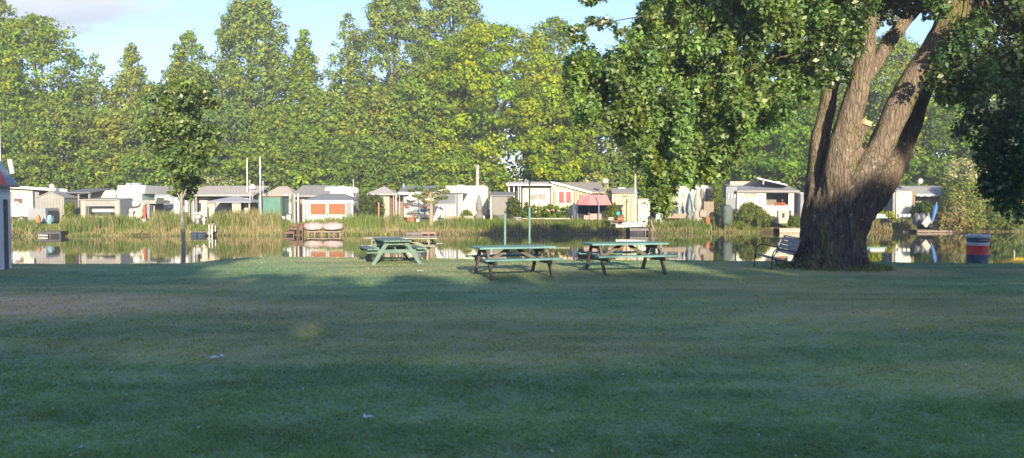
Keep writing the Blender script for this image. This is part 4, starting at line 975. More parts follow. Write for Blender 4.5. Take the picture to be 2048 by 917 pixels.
mound(b_, 'cloth', TEALC, XX(94, 51.6), XX(105, 51.6), 51.35, 51.85, ZZ(449, 51.6), ZZ(431, 51.6), wob=.3); mound(b_, 'foot', WHITE, XX(96, 51.6), XX(103, 51.6), 51.4, 51.8, .08, ZZ(447, 51.6), wob=.1)
jt, Yj, x0, x1, zt = jetty('jetty', 76, 120, 463, 'dark low jetty with a pale plank end at the far left, below the two bundles', 1.9, m_=mat('dark_planks', (0.085, 0.085, 0.081), .8, .2, 6, .4))
MB().box(XX(100, Yj), x1, Yj + .06, Yj + 1.6, WZ - .2, zt - .04).build('float', BLACK, jt)
mb = MB(); mb.box(x0 + .02, XX(96, Yj), Yj - .09, Yj - .045, zt - .3, zt - .2); mb.build('plank_end', mat('pale_plank', (0.378, 0.378, 0.361), .8, .1), jt)
shrub('conifer', 120, 146, 400, 53.6, 'slim yellow-green conifer between the gabled tent and the dark carport', (.17, .21, .03), shape='cone', q1=440)
# carport
t = TH_('carport', 158, 56, 'dark grey flat-roofed carport behind the slim conifer', 'carport')
slope(t, 'roof', mat('slate_sheet', (0.152, 0.162, 0.176), .7, .08, 3), 128, 182, 377, 385, 55.6, 3); posts(t, 'post', GREYC, [131, 157, 178], 386, 55.7, .09)
fb(t, 'back_wall', mat('green_grey_board', (0.095, 0.114, 0.095), .8), 136, 176, 388, None, 58.2, .06); fb(t, 'cabinet', GREYC, 146, 153, 412, None, 56.6, .6); fb(t, 'wood_pile', TAN, 152, 158, 424, None, 56.2, .7)
MB().box(XX(142, 52.4), XX(162, 52.4), 52.4, 52.8, ZZ(442, 52.4), ZZ(438.5, 52.4)).build('bench', WHITE, t)
# second caravan and grey frame awning
caravan('caravan', 180, 230, 381, 57.5, 2.3, 'cream caravan behind the grey porch tent, left of the tall camper', [], CREAM)
t = TH_('porch_tent', 203, 54.5, 'grey porch tent with a wide open front and white things inside', 'tent'); Y = 54
fb(t, 'valance', GREYC, 162, 236, 399, 413, Y, .06); slope(t, 'roof', GREYR, 160, 237, 396, 399, Y, 2.6)
for a_, b__, nm in ((161, 171, 'left_leg'), (229, 238, 'right_leg')): fb(t, 'side_curtain', BEIGE, a_, b__, 400, None, Y - .03, .25)
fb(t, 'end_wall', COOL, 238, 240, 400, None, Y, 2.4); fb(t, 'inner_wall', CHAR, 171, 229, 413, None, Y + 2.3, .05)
c_ = TH_('parked_car', 205, 56, 'small white car with dark windows standing inside the grey porch tent', 'car')
fb(c_, 'body', WHITE, 182, 228, 414, 426, Y + .7, 1.5, .12, True); fb(c_, 'windscreen', DARKG, 188, 222, 424.5, 431, Y + .62, .1); fb(c_, 'bonnet', BLACK, 184, 227, 431, 441, Y + .45, 1.4, .08, True); fb(c_, 'number_plate', CHROME, 195, 210, 432.5, 436.5, Y + .41, .03)
# tall camper
t = TH_('tall_camper', 260, 57, 'tall white camper with a pale mint front band and roof boxes, rising over its neighbours', 'camper van'); Y = 56
mb = MB(); mb.prism_x([(Y + .25, ZZ(371, Y)), (Y, ZZ(386, Y)), (Y, ZZ(388, Y)), (Y + 5, ZZ(388, Y)), (Y + 5, ZZ(371, Y))], XX(233, Y), XX(289, Y)); mb.build('alcove', WHITE, t)
fb(t, 'mint_band', mat('mint_window_film', (0.386, 0.504, 0.437), .3, .04), 235, 284, 388.5, 402, Y + .05, 4.6); fb(t, 'body', CREAM, 236, 288, 402, 430, Y + .2, 4.4, .1)
for a_, b__ in ((252, 258), (264, 276)): fb(t, 'roof_box', WHITE, a_, b__, 366.5, 371.5, Y + 1, .8, .05, True)
mound(t, 'spare_cover', WHITE, XX(251, Y), XX(281, Y), Y - .25, Y + .15, ZZ(414, Y), ZZ(402, Y), wob=.15); wheels(t, [246, 280], Y + .1, 4.2)
dish(263, 421, 5.5, 53.9, 'small round white dish low in front of the tall camper')
mound(thing('white_boat_cover', (XX(266, 54.4), 54.6, G0), 'rumpled white sheet heap below the tall camper', 'covered heap'), 'sheet', mat('off_white_sheet', (0.462, 0.437, 0.386), .8, .1, 4, .3), XX(252, 54.4), XX(282, 54.4), 54.3, 55.2, G0, ZZ(418, 54.4), wob=.4)
t = TH_('cabin_porch', 287, 54, 'narrow grey porch with a red-brown door post right of the tall camper', 'porch')
fb(t, 'door_panel', mat('rust_door', (0.285, 0.085, 0.048), .7, .15), 285.5, 291, 410, None, 53.8, .1); fb(t, 'roof', GREYR, 280, 312, 401, 408, 53.7, 2.2); fb(t, 'side_panel', COOL, 294, 299, 408, None, 53.8, .1); fb(t, 'dark_wall', CHAR, 299, 304, 408, None, 54, 1.8); fb(t, 'back_panel', BEIGE, 304, 309, 409, None, 54.2, .1)
t = TH_('concrete_post_box', 285, 51.8, 'pale grey square chest standing in the reeds below the rust door post', 'chest'); fb(t, 'body', mat('pale_concrete', (0.336, 0.319, 0.277), .85, .15, 6, .3), 278, 291, 439, 455, 51.6, .5, .03); fb(t, 'lid', GREYR, 277.4, 291.6, 437.5, 439, 51.57, .56)
# caravan with shade put into its grey panel colour
t = caravan('caravan', 306, 362, 388, 57, 2.3, 'caravan toned grey for shade, with a white louvred panel, behind the young shore tree', [(312, 330, 394, 404)], mat('shade_grey_panel', (0.257, 0.266, 0.257), .5, .06, 2, dirt=.15), door=(349, 358, 396))
mb = MB()
for k_ in range(6): addb(mb, 335, 345, 391 + k_ * 4.4, 393.2 + k_ * 4.4, 56.9, .06)
mb.build('louvre', TRIM, t)
# wide awning and pavilion
t = TH_('wide_awning', 440, 56, 'wide flat beige awning roof over a caravan front, left of the two flagpoles', 'awning'); Y = 55.2
slope(t, 'roof', mat('beige_roof_sheet', (0.420, 0.386, 0.336), .8, .06, 3, dirt=.12), 374, 508, 372, 390, Y, 3.6, .1)
fb(t, 'back_wall', mat('dim_beige_board', (0.302, 0.260, 0.210), .8, .1), 384, 505, 388, None, Y + 3.2, .08); posts(t, 'post', BEIGE, [378, 392, 500, 505], 391, Y, .07)
fb(t, 'grey_side', COOL, 382, 388, 392, None, Y + .2, 2.4)
c_ = caravan('caravan', 386, 418, 391, Y + 1, 2.0, 'cream caravan end under the left half of the wide beige awning', [(389, 404, 405, 424)], PINKW, wh=[XX(395, Y)], hatch=False)
for k_, (a_, b__) in enumerate(((363, 370), (371, 376))): pass
t = TH_('folded_boards', 369, 55, 'two upright white boards leaning at the left end of the wide awning', 'boards'); fb(t, 'board', WHITE, 363.5, 368, 402, 424, 55, .06, .02); fb(t, 'board', WHITE, 369.5, 375, 400, 425, 54.9, .06, .02)
t = TH_('garden_sink', 395, 53, 'pale washing basin with a white rail between the reeds left of the white post', 'wash basin'); fb(t, 'basin', mat('pale_basin', (0.462, 0.437, 0.378), .5), 389, 400, 430, 438, 52.8, .45, .06, True); fb(t, 'shelf', TRIM, 387, 403, 426, 428, 52.8, .5); fb(t, 'stand', GREYC, 391, 397, 438, None, 52.9, .3); fb(t, 'rail', TRIM, 386.5, 388, 404, None, 52.9, .04)
flagpole(407, 404, 51.6, 'short thick white post standing by the blue-black barrels of the jetty', .07)
t = TH_('pavilion', 456, 54.2, 'pavilion with pale grey hipped roof and looped-back curtains before the wide beige awning', 'pavilion'); Y = 53.2
hip(t, 'roof', mat('pale_grey_roof_cloth', (0.319, 0.336, 0.353), .8, .05, 3), 414, 500, 393, 404, Y, 3.2, 448, 462)
posts(t, 'post', BEIGE, [414, 498], 404, Y, .07)
for a_, b__ in ((415, 430), (464, 481)):
    mb = MB(); mb.hull([Vector((XX(p, Y + .05), Y + .05 + d_, ZZ(q_, Y))) for p, q_ in ((a_, 404.5), (b__, 404.5), (b__ - 1, 416), (b__ - 3 if a_ < 440 else b__ + 1, 444), (a_, 444)) for d_ in (0, .12)]); mb.build('curtain', mat('cream_curtain', (0.437, 0.386, 0.311), .85, .08, 4, .3), t)
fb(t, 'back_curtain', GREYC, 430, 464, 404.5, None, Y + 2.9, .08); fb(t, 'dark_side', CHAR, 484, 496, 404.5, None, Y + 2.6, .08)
t = TH_('white_cabinet', 492, 54.6, 'tall white cabinet at the right end of the pale-roofed pavilion', 'cabinet'); fb(t, 'body', WHITE, 488.5, 495, 397, None, 54.4, .5, .02); fb(t, 'pink_side', mat('pink_board', (0.420, 0.277, 0.227), .8), 496, 499.5, 399, None, 54.3, .4)
dish(506, 373, 6.5, 56.5, 'white satellite dish at the right end of the wide beige awning')
t = TH_('blue_caravan_end', 510, 57, 'blue-grey tent end just left of the taller flagpole', 'tent'); fb(t, 'wall', COOL, 503, 516, 380, None, 56.8, 2.2); slope(t, 'roof', GREYR, 501, 518, 377, 381, 56.7, 2.4)
flagpole(495, 319, 56.2, 'left and shorter one of the two tall white flagpoles', .06); flagpole(521, 317, 52.2, 'right one of the two tall white flagpoles, reaching down to the reeds', .06); flagpole(500, 364, 53.4, 'thin white mast beside the pale-roofed pavilion', .025); flagpole(526.5, 365, 54.6, 'thin white mast just right of the taller flagpole', .025)
jt, Yj, x0, x1, zt = jetty('jetty', 383, 424, 464, 'small jetty on two blue-black barrels with a white swimming ladder', 1.7, posts_n=3)
for a_, b__ in ((384, 396), (398.5, 413)):
    MB().tube([(XX(a_, Yj), Yj - .12, ZZ(471, Yj)), (XX(b__, Yj), Yj - .12, ZZ(471, Yj))], .2, 16).build('barrel', mat('blue_black_drum', (0.033, 0.048, 0.067), .4, .2), jt, True)
ld = MB()
for p in (419, 425): ld.tube([(XX(p, Yj), Yj - .12, WZ - .5), (XX(p, Yj), Yj - .12, ZZ(450, Yj)), (XX(p, Yj) + .02, Yj + .1, ZZ(448, Yj)), (XX(p, Yj), Yj + .4, ZZ(452, Yj)), (XX(p, Yj), Yj + .4, zt)], .028, 8)
for q_ in (462, 468, 474): ld.tube([(XX(419, Yj), Yj - .12, ZZ(q_, Yj)), (XX(425, Yj), Yj - .12, ZZ(q_, Yj))], .022, 6)
ld.build('ladder', TRIM, jt, True)
# green container
t = TH_('garden_container', 540, 54, 'teal green corrugated garden shed with a brown roof edge behind the reeds', 'shed'); Y = 53.2
x0, x1 = XX(517, Y), XX(561, Y); n_ = 26; prof = []
mb = MB()
for k_ in range(n_):
    a_ = x0 + (x1 - x0) * k_ / n_; mb.box(a_, a_ + (x1 - x0) / n_ * .55, Y - .03, Y - .003, G0 - .05, ZZ(395, Y))
mb.build('corrugation', GREENM, t); MB().box(x0, x1, Y, Y + 2, G0 - .05, ZZ(395, Y)).build('walls', GREENM, t); fb(t, 'roof', BROWN, 516, 562, 391.5, 395, Y - .06, 2.1); fb(t, 'shaded_right_side', CHAR, 562.2, 565, 393, None, Y, .1)  # charcoal strip stands in for the shed's narrow shaded right side
# beige roofed caravans
t = TH_('beige_tent', 558, 57, 'beige tent roof with a low peak behind the teal shed', 'tent'); Y = 56.4
hip(t, 'roof', mat('sand_roof_cloth', (0.420, 0.370, 0.302), .85, .06, 3), 526, 588, 372, 390, Y, 3.4, 545, 562, .05); fb(t, 'wall', BEIGE, 528, 586, 390, None, Y + .2, 2.8)
t = TH_('white_fridge', 576, 55.4, 'white upright cupboard with a grey middle band under the beige tent edge', 'cupboard'); fb(t, 'upper', WHITE, 567, 581, 389, 398, 55.2, .5, .02); fb(t, 'band', COOL, 567, 581, 398.2, 405, 55.22, .45); fb(t, 'lower', WHITE, 568, 582, 405.2, 428, 55.2, .5, .02); 
t = TH_('post_frame', 590, 54.6, 'row of thin white and brown posts before the grey-beige roof', 'posts'); posts(t, 'post', TRIM, [589, 596], 388, 54.6, .07); posts(t, 'plank', BROWN, [598.5], 393, 54.7, .09); fb(t, 'green_panel', mat('olive_board', (0.152, 0.162, 0.085), .8), 583, 588, 388, None, 55, .06)
t = TH_('grey_awning', 618, 57, 'grey-beige awning roof joined to the white-walled caravan', 'awning'); Y = 56.2
slope(t, 'roof', GREYR, 583, 652, 371, 391, Y, 3.0, .12); fb(t, 'wall', GREYC, 590, 650, 391, None, Y + .6, 2.2); fb(t, 'cream_panel', CREAM, 603, 620, 394, 400, Y + .5, .09)
t = caravan('caravan', 648, 707, 373.5, 57.5, 2.4, 'caravan with a blank cream-white side above the orange-windowed pavilion', [], mat('warm_white_panel', (0.656, 0.624, 0.512), .4, .03, 2), wh=[XX(690, 57.5)])
dish(711, 380, 7, 57, 'white satellite dish at the right end of the blank white caravan'); flagpole(707, 362, 57.2, 'thin grey mast beside the dish of the blank white caravan', .03)
# orange-windowed pavilion
t = TH_('pavilion', 656, 54, 'white-framed pavilion with a charcoal roof and two orange-brown window blinds', 'pavilion'); Y = 53
hip(t, 'roof', mat('charcoal_roof_cloth', (0.180, 0.190, 0.204), .8, .06, 3), 605, 707, 387, 401, Y, 3.4, 634, 678, .02)
fb(t, 'fascia', TRIM, 606, 706, 401, 406, Y - .04, .1); posts(t, 'post', TRIM, [608, 704.5], 402, Y - .02, .1); fb(t, 'front_wall', GREYC, 610, 703, 406, 429, Y + .06, .05)
fb(t, 'left_curtain', COOL, 611, 618, 407, None, Y + .02, .035); fb(t, 'right_curtain', COOL, 693, 702, 407, None, Y + .02, .035); MB().box(XX(613.5, Y), XX(616, Y), Y - .02, Y + .015, G0, ZZ(407, Y)).build('white_strip', TRIM, t)
for a_, b__ in ((619.5, 653), (656, 692)):
    f = win(t, a_, b__, 406.5, 431, Y + .01, ORANGE, TRIM, proud=.05)
fb(t, 'lower_panel', WHITE, 618, 694, 431.2, None, Y + .02, .03)
t = TH_('mower', 566, 52.4, 'small white and black outboard machine on the bank left of the brown jetty', 'machine'); fb(t, 'housing', WHITE, 560, 568, 433, 441, 52.2, .4, .06, True); fb(t, 'engine', BLACK, 566, 572, 439, 448, 52.1, .35, .04, True); MB().tube([(XX(563, 52.2), 52.3, ZZ(441, 52.2)), (XX(563, 52.2), 52.2, -.2)], .04, 8).build('shaft', CHAR, t)
t = TH_('plastic_chair', 577, 52.6, 'pale plastic chair behind the brown jetty', 'chair'); fb(t, 'seat', WHITE, 573, 581, 438, 440, 52.5, .42); fb(t, 'backrest', WHITE, 573, 581, 430, 438, 52.9, .05, .01)
for p in (573.8, 580.2):
    for d_ in (0, .36): MB().box(XX(p, 52.5) - .02, XX(p, 52.5) + .02, 52.5 + d_, 52.54 + d_, 0, ZZ(440, 52.5)).build('leg', WHITE, t)
jt, Yj, x0, x1, zt = jetty('jetty', 569, 588, 463, 'red-brown stepped jetty with handrail posts, left of the pink boat cover', 2.4, m_=BROWN, posts_n=2)
for k_, (a_, b__, q_) in enumerate(((572, 590, 456), (574, 592, 450))): MB().box(XX(a_, Yj), XX(b__, Yj), Yj + .5 + k_ * .5, Yj + .95 + k_ * .5, ZZ(q_ + 5, Yj), ZZ(q_, Yj)).build('step', BROWN, jt)
for p, q_ in ((573, 447), (590, 446), (594, 445), (601, 450)): MB().tube([(XX(p, Yj), Yj + .4, WZ - .6), (XX(p, Yj), Yj + .4, ZZ(q_, Yj))], .035, 7).build('post', BROWN, jt)
MB().box(XX(592, Yj), XX(602, Yj), Yj + .45, Yj + .5, ZZ(462, Yj), ZZ(451, Yj)).build('side_board', BROWN, jt)
# pink covered boats on the stand
Y = float(yf(XX(643, 49))) - .1
t = thing('boat_stand', (XX(645, Y), Y + .4, WZ - .3), 'low wooden rack standing in the water under the two covered boats', 'rack')
for p in (616, 628, 643, 657, 667, 679): MB().tube([(XX(p, Y), Y + .1, WZ - .8), (XX(p, Y), Y + .1, ZZ(463, Y))], .05, 8).build('post', TAN, t)
fb(t, 'rail', TAN, 613, 681, 463, 465.5, Y + .02, .14)
MB().box(XX(613, Y), XX(681, Y), Y + .9, Y + 1.04, ZZ(465.5, Y), ZZ(463, Y)).build('rail', TAN, t)
for a_, b__, lb in ((604, 644.5, 'left one of the two boats under pale pink covers'), (641.5, 683, 'right one of the two boats under pale pink covers')):
    bt = thing('covered_boat', (XX((a_ + b__) / 2, Y), Y + .5, ZZ(463, Y)), lb, 'boat', 'boats under pink covers'); mb = MB(); x0, x1 = XX(a_, Y), XX(b__, Y); zb_ = ZZ(462.8, Y); zt = ZZ(445, Y); n_ = 14; ringz = []
    for i in range(n_ + 1):
        f_ = i / n_; xx = x0 + (x1 - x0) * f_; s_ = max(math.sin(math.pi * min(max(f_ * .94 + .03, 0), 1)), .05) ** .45
        top_ = zb_ + (zt - zb_) * (.60 + .40 * s_) + .03 * math.sin(f_ * 21); bot_ = zb_ + (zt - zb_) * (.42 * (1 - s_)) ; hw = .62 * s_
        ringz.append([mb.bm.verts.new((xx, Y + .5 + hw * cc, zz)) for cc, zz in ((-1, bot_ + .18 * (top_ - bot_)), (-1.02, bot_ + .55 * (top_ - bot_)), (-.7, bot_ + .88 * (top_ - bot_)), (0, top_), (.7, bot_ + .88 * (top_ - bot_)), (1.02, bot_ + .55 * (top_ - bot_)), (1, bot_ + .18 * (top_ - bot_)), (.3, bot_), (-.3, bot_))])
    for r0, r1 in zip(ringz, ringz[1:]):
        for i in range(9): mb.bm.faces.new((r0[i], r0[(i + 1) % 9], r1[(i + 1) % 9], r1[i]))
    mb.bm.faces.new(ringz[0]); mb.bm.faces.new(ringz[-1][::-1]); mb.build('cover', PINKT, bt, 60)
    MB().box((x0 + x1) / 2 - .012, (x0 + x1) / 2 + .012, Y - .14, Y - .11, zb_ + .1, zt - .12).build('strap', WHITE, bt)
# hedge and pointed gazebo
shrub('clipped_hedge', 717, 763, 392, 54.5, 'dark clipped hedge block left of the pointed beige gazebo', (.085, .115, .03), 1.6, shape='box', cat='hedge')
t = TH_('gazebo', 761, 57, 'beige gazebo with a pointed roof right of the dark clipped hedge', 'gazebo'); Y = 56
hip(t, 'roof', mat('beige_pointed_cloth', (0.386, 0.361, 0.336), .85, .05, 3), 733, 790, 372, 388, Y, 3.2, 761, 762, .05, .1); fb(t, 'wall', mat('gazebo_wall', (0.370, 0.336, 0.286), .85, .06, 3), 745, 779, 389, None, Y + .3, 2.4); posts(t, 'post', BEIGE, [737, 787], 389, Y + .02, .06)
fb(t, 'plank_screen', BROWN, 779.5, 790, 391, None, Y + .7, .08)
t = TH_('marker_post', 757, 51.8, 'thin orange post standing in the reeds right of the hedge block', 'post'); MB().box(XX(756.2, 51.8), XX(758.4, 51.8), 51.8, 51.86, -.1, ZZ(405, 51.8)).build('stake', mat('orange_paint', (0.504, 0.202, 0.067), .6), t)
t = TH_('striped_screen', 800, 57, 'brown and cream striped wall strip beside the pointed gazebo', 'screen'); Y = 56.2
for k_ in range(5): fb(t, 'stripe', BROWN if k_ % 2 else PINKW, 791 + k_ * 3.2, 794.2 + k_ * 3.2, 387, None, Y, .06)
# caravan with round dish and awning
Y = 55
t = TH_('caravan', 836, Y + 1, 'old cream caravan with red lamps behind the thin young tree', 'caravan', 'caravans of the camp')
MB().box(XX(806, Y), XX(870, Y), Y, Y + 2.2, G0 + .42, ZZ(389, Y), .18, seg=4).build('body', CREAM, t, True)
MB().box(XX(812, Y), XX(866, Y), Y + .2, Y + 2, G0 + .2, G0 + .45).build('chassis', BLACK, t); wheels(t, [858], Y + .05, 2.1)
win(t, 826, 852, 392, 404, Y, LGLASS)
for a_ in (809.5, 846): fb(t, 'tail_lamp', mat('red_lamp', (0.462, 0.042, 0.025), .3), a_, a_ + 9, 413, 417.5, Y - .05, .045)
fb(t, 'lower_band', mat('blue_band', (0.095, 0.162, 0.228), .5), 826, 868, 419, 424, Y - .03, .028)
t = TH_('awning', 832, 56, 'grey flat awning roof with a white edge over the old cream caravan', 'awning'); slope(t, 'roof', mat('mid_grey_roof', (0.223, 0.228, 0.237), .7, .05, 3), 796, 866, 372, 384, Y - .4, 3.4, .1); fb(t, 'fascia', TRIM, 797, 842, 385, 389.5, Y - .56, .06); posts(t, 'post', GREYC, [799, 838], 386, Y - .45, .06)
MB().lathe((XX(807.5, Y + 2), Y + 2, ZZ(374, Y + 2)), [(.09, -.1), (.09, .15), (.14, .17), (.05, .26)], 10).build('roof_vent', CHROME, t)
mound(thing('satellite_dish', (XX(824, Y), Y - .3, G0 + 1), 'bright white tilted satellite dish on the old cream caravan behind the young tree', 'satellite dish', 'satellite dishes of the camp'), 'reflector', mat('bright_white', (0.680, 0.688, 0.688), .3, .02), XX(815, Y), XX(834, Y), Y - .6, Y - .45, ZZ(402.5, Y), ZZ(391, Y), wob=.05, power=2)
t = caravan('caravan', 864, 976, 371.5, 58, 2.5, 'long cream caravan with a blank wall right of the striped awning', [], mat('warm_cream_wall', (0.672, 0.616, 0.464), .45, .04, 2), wh=[XX(930, 58)])
t = TH_('awning', 895, 55.5, 'awning with a blue-grey window over white and grey vertical stripes', 'awning'); Y = 55.4
mb = MB(); mb.hull([Vector((XX(a_, y), y, ZZ(q_, Y))) for a_, q_ in ((862, 384.5), (862, 387), (936, 384), (936, 386.5)) for y in (Y - .3, Y + 2.4)]); mb.build('canopy', TRIM, t)
fb(t, 'upper_wall', COOL, 866, 914, 387.5, 409, Y, .06); f = win(t, 874, 911, 388, 408.5, Y - .001, mat('blue_grey_window', (0.123, 0.147, 0.190), .3, .15, 3), GREYC)
for k_ in range(18): fb(t, 'stripe', TRIM if k_ % 2 == 0 else COOL, 866 + k_ * 2.65, 868.65 + k_ * 2.65, 409.2, None, Y, .05)
for k_ in range(4): fb(t, 'right_stripe', TRIM if k_ % 2 else BEIGE, 915 + k_ * 2.6, 917.6 + k_ * 2.6, 388, None, Y + .05, .05)
t = TH_('chimney', 955, 60, 'pale pipe chimney rising against the wood over the long cream caravan', 'chimney'); x = XX(955, 60); MB().tube([(x, 60, G0), (x, 60, ZZ(338, 60))], .11, 12).build('pipe', mat('pale_pipe', (0.437, 0.395, 0.336), .6, .1), t, True); MB().lathe((x, 60, ZZ(338, 60)), [(.16, -.02), (.17, .2), (.12, .3)], 12).build('cap', GREYC, t)
# closed parasol
def closed_parasol(px, q0, q1, Y, label, m_, w_=.19):
    x = XX(px, Y); zt, zb_ = ZZ(q0, Y), ZZ(q1, Y); t = thing('closed_parasol', (x, Y, G0), label, 'parasol'); h = zt - G0
    MB().lathe((x, Y, G0), [(w_ * 1.1, .0), (w_ * 1.15, h * .16), (w_ * 1.05, h * .34), (w_ * .5, h * .38), (w_ * .95, h * .5), (w_ * .9, h * .62), (w_ * .6, h * .8), (w_ * .3, h * .95), (.02, h)], 12).build('cloth', m_, t, True)
    MB().tube([(x, Y, G0), (x, Y, zt + .06)], .03, 8).build('pole', CHROME, t); return t
closed_parasol(958, 388, 443, 53, 'closed grey parasol in front of the long cream caravan', mat('taupe_cloth', (0.199, 0.185, 0.180), .85, .1, 5, .3), .26)
t = TH_('low_wall', 930, 53.6, 'low pinkish board wall between the reeds and the long cream caravan', 'wall'); fb(t, 'left_boards', mat('pinkish_boards', (0.353, 0.286, 0.235), .85, .15, 5), 893, 922, 432, 444, 53.4, .12); fb(t, 'right_boards', mat('pinkish_boards', (0.353, 0.286, 0.235), .85, .15, 5), 928, 967, 432, 441, 53.4, .12); fb(t, 'white_frame', TRIM, 966, 969, 432, 446, 53.35, .08)
for a_, b__, q_, lb in ((905, 916, 430, 'a'), (918, 946, 413, 'b'), (972, 1010, 424, 'c')):
    shrub('garden_bush', a_, b__, q_, 54.2, {'a': 'tiny round bush on the pinkish board wall', 'b': 'low bush between the striped awning and the closed parasol', 'c': 'low bush right of the closed parasol'}[lb], (.13, .17, .035), .8, leaf=.11)
# thin young tree, chair, scooter, jetty
Y = 51.2; x = XX(862, Y); t = thing('sapling', (x, Y, -.1), 'thin young tree with a tan stem and sparse yellow-green leaves before the old cream caravan', 'tree')
mb = MB(); mb.tube([(x, Y, -.3), (x + .02, Y, 1.2), (x - .05, Y, ZZ(385, Y))], [.16, .13, .05], 9)
cs = []
for px, py in ((822, 382), (838, 378), (852, 384), (866, 380), (880, 386), (893, 384), (845, 396), (860, 392), (876, 398), (888, 396), (832, 392), (868, 405), (852, 404), (882, 376)):
    c_ = at(px, py, Y + rng.normal() * .35); cs.append(c_); mb.tube([(x, Y, max(1.5, c_.z - .5)), c_], [.03, .008], 5)
mb.build('trunk', mat('tan_bark', (0.302, 0.227, 0.151), .9, .15, 8), t, True)
V, F, T = puff(np.array(cs), np.tile([[.32, .3, .15]], (len(cs), 1)), 1500, .13, (.17, .21, .04), .25, .3, .9); np_mesh('crown', V, 4, F, FM, T, t)
t = TH_('armchair', 824, 52, 'small orange-brown armchair on the bank left of the thin young tree', 'chair'); m_ = mat('rust_cloth', (0.286, 0.118, 0.059), .8, .15); fb(t, 'seat', m_, 818, 828, 437, 444, 51.8, .45, .05, True); fb(t, 'backrest', m_, 824, 829, 429, 438, 51.9, .4, .05, True); fb(t, 'armrest', m_, 814, 818, 434, 444, 51.8, .45, .04, True)
t = TH_('garden_ornament', 835, 52, 'small black and white ornament right of the orange-brown armchair', 'ornament'); mound(t, 'body', WHITE, XX(832, 52), XX(838, 52), 51.9, 52.1, .1, ZZ(437, 52), wob=.3); mound(t, 'head', BLACK, XX(833, 52), XX(836.5, 52), 51.9, 52.05, ZZ(437.5, 52), ZZ(434, 52), wob=.1)
t = TH_('white_slide', 876, 52, 'white leaning board with a rounded white tub, right of the thin young tree', 'garden slide'); MB().bar(at(868.5, 446, 51.9), at(879, 419, 52.2), .3, .06, (0, 1, .2), .02).build('board', WHITE, t)
rr_ = [(.02, 0), (.24, .02), (.30, .16), (.30, .34), (.24, .36), (.2, .2)]; MB().lathe((XX(881, 52), 52.0, G0 + .02), rr_, 16).build('tub', WHITE, t, True); fb(t, 'dark_rim', BLACK, 875, 887, 436.5, 438.5, 51.66, .03)
jt, Yj, x0, x1, zt = jetty('jetty', 811, 841, 465, 'dark boxed jetty just behind the mint green picnic table', 1.8, m_=mat('grey_planks', (0.190, 0.171, 0.152), .85, .2, 5, .4), posts_n=3); MB().box(XX(817, Yj), XX(840, Yj), Yj + .12, Yj + 1.5, WZ - .2, zt - .16).build('dark_box', BLACK, jt)
jetty('jetty', 841, 872, 463.5, 'pale brown landing stage with grey mooring posts at the foot of the thin young tree', 1.6, m_=mat('rosy_planks', (0.277, 0.202, 0.160), .85, .15, 5, .4), posts_n=3)
# grey box tent and next hedge column
t = TH_('kitchen_tent', 1003, 55, 'grey box-shaped tent with a pale blind beside the clipped column bush', 'tent'); Y = 54.4
fb(t, 'walls', mat('dark_grey_canvas', (0.128, 0.128, 0.123), .85, .08, 3), 982, 1024, 392, None, Y, 2); fb(t, 'blind', mat('mid_grey_blind', (0.223, 0.214, 0.195), .85, .06, 3), 986, 1014, 393, 430, Y - .04, .035); slope(t, 'roof', mat('steel_grey_roof', (0.190, 0.195, 0.209), .7, .06), 980, 1030, 384, 391, Y - .05, 2.2); fb(t, 'white_edge', TRIM, 981, 984, 393, None, Y - .06, .05)
shrub('column_bush', 1016, 1043, 396, 53.2, 'clipped column-shaped bush right of the grey box tent', (.115, .15, .03), .9, shape='box', q1=432, leaf=.11)
t = TH_('litter_bin', 1036, 52.4, 'small grey wheeled bin at the foot of the clipped column bush', 'bin'); mb = MB(); x0, x1 = XX(1030, 52.2), XX(1043, 52.2); mb.hull([(x0 + .04, 52.2, .1), (x1 - .04, 52.2, .1), (x0 + .04, 52.6, .1), (x1 - .04, 52.6, .1), (x0, 52.16, .58), (x1, 52.16, .58), (x0, 52.66, .58), (x1, 52.66, .58)]); mb.build('body', mat('bin_grey', (0.209, 0.223, 0.228), .5), t); MB().box(x0 - .02, x1 + .02, 52.12, 52.7, .58, .64, .02).build('lid', mat('bin_lid', (0.252, 0.260, 0.260), .5), t)
t = TH_('crate', 1014, 52.6, 'small blue crate left of the grey bin', 'crate'); mb = MB(); x0, x1 = XX(1007, 52.6), XX(1019, 52.6)
mb.box(x0, x1, 52.6, 53, .1, .14); mb.box(x0, x1, 52.6, 52.63, .14, .4); mb.box(x0, x1, 52.97, 53, .14, .4); mb.box(x0, x0 + .03, 52.63, 52.97, .14, .4); mb.box(x1 - .03, x1, 52.63, 52.97, .14, .4); mb.build('body', mat('blue_crate', (0.095, 0.162, 0.285), .5), t)
# chalet
Y = 56.5; t = TH_('chalet', 1110, Y + 1, 'long low chalet with a flat white-edged porch, a cream gable and two red windows', 'chalet')
fb(t, 'back_wall', BEIGE, 1020, 1104, 371, None, Y + 2.6, .08)
slope(t, 'porch_roof', TRIM, 1013, 1106, 364, 368.5, Y - .2, 3.2, .12)
posts(t, 'post', TRIM, [1018, 1028, 1037, 1041], 370, Y, .07); fb(t, 'striped_wall', BROWN, 1029.5, 1036, 376, None, Y + 1.0, .06)
gp_ = [(1102, 440), (1102, 367), (1108, 367), (1180, 386), (1180, 440)]
MB().prism([(XX(a_, Y), ZZ(b__, Y) if b__ < 430 else G0 - .05) for a_, b__ in gp_], Y, Y + 4).build('gable_wall', mat('peach_cream_wall', (0.640, 0.496, 0.320), .6, .05, 2, dirt=.06), t)
mb = MB()
mb.hull([Vector((XX(a_, Y), y, ZZ(q_, Y))) for a_, q_ in ((1100, 364), (1110, 364.5), (1183, 384), (1183, 388), (1106, 368)) for y in (Y - .25, Y + 4.1)]); mb.build('gable_roof_edge', TRIM, t)
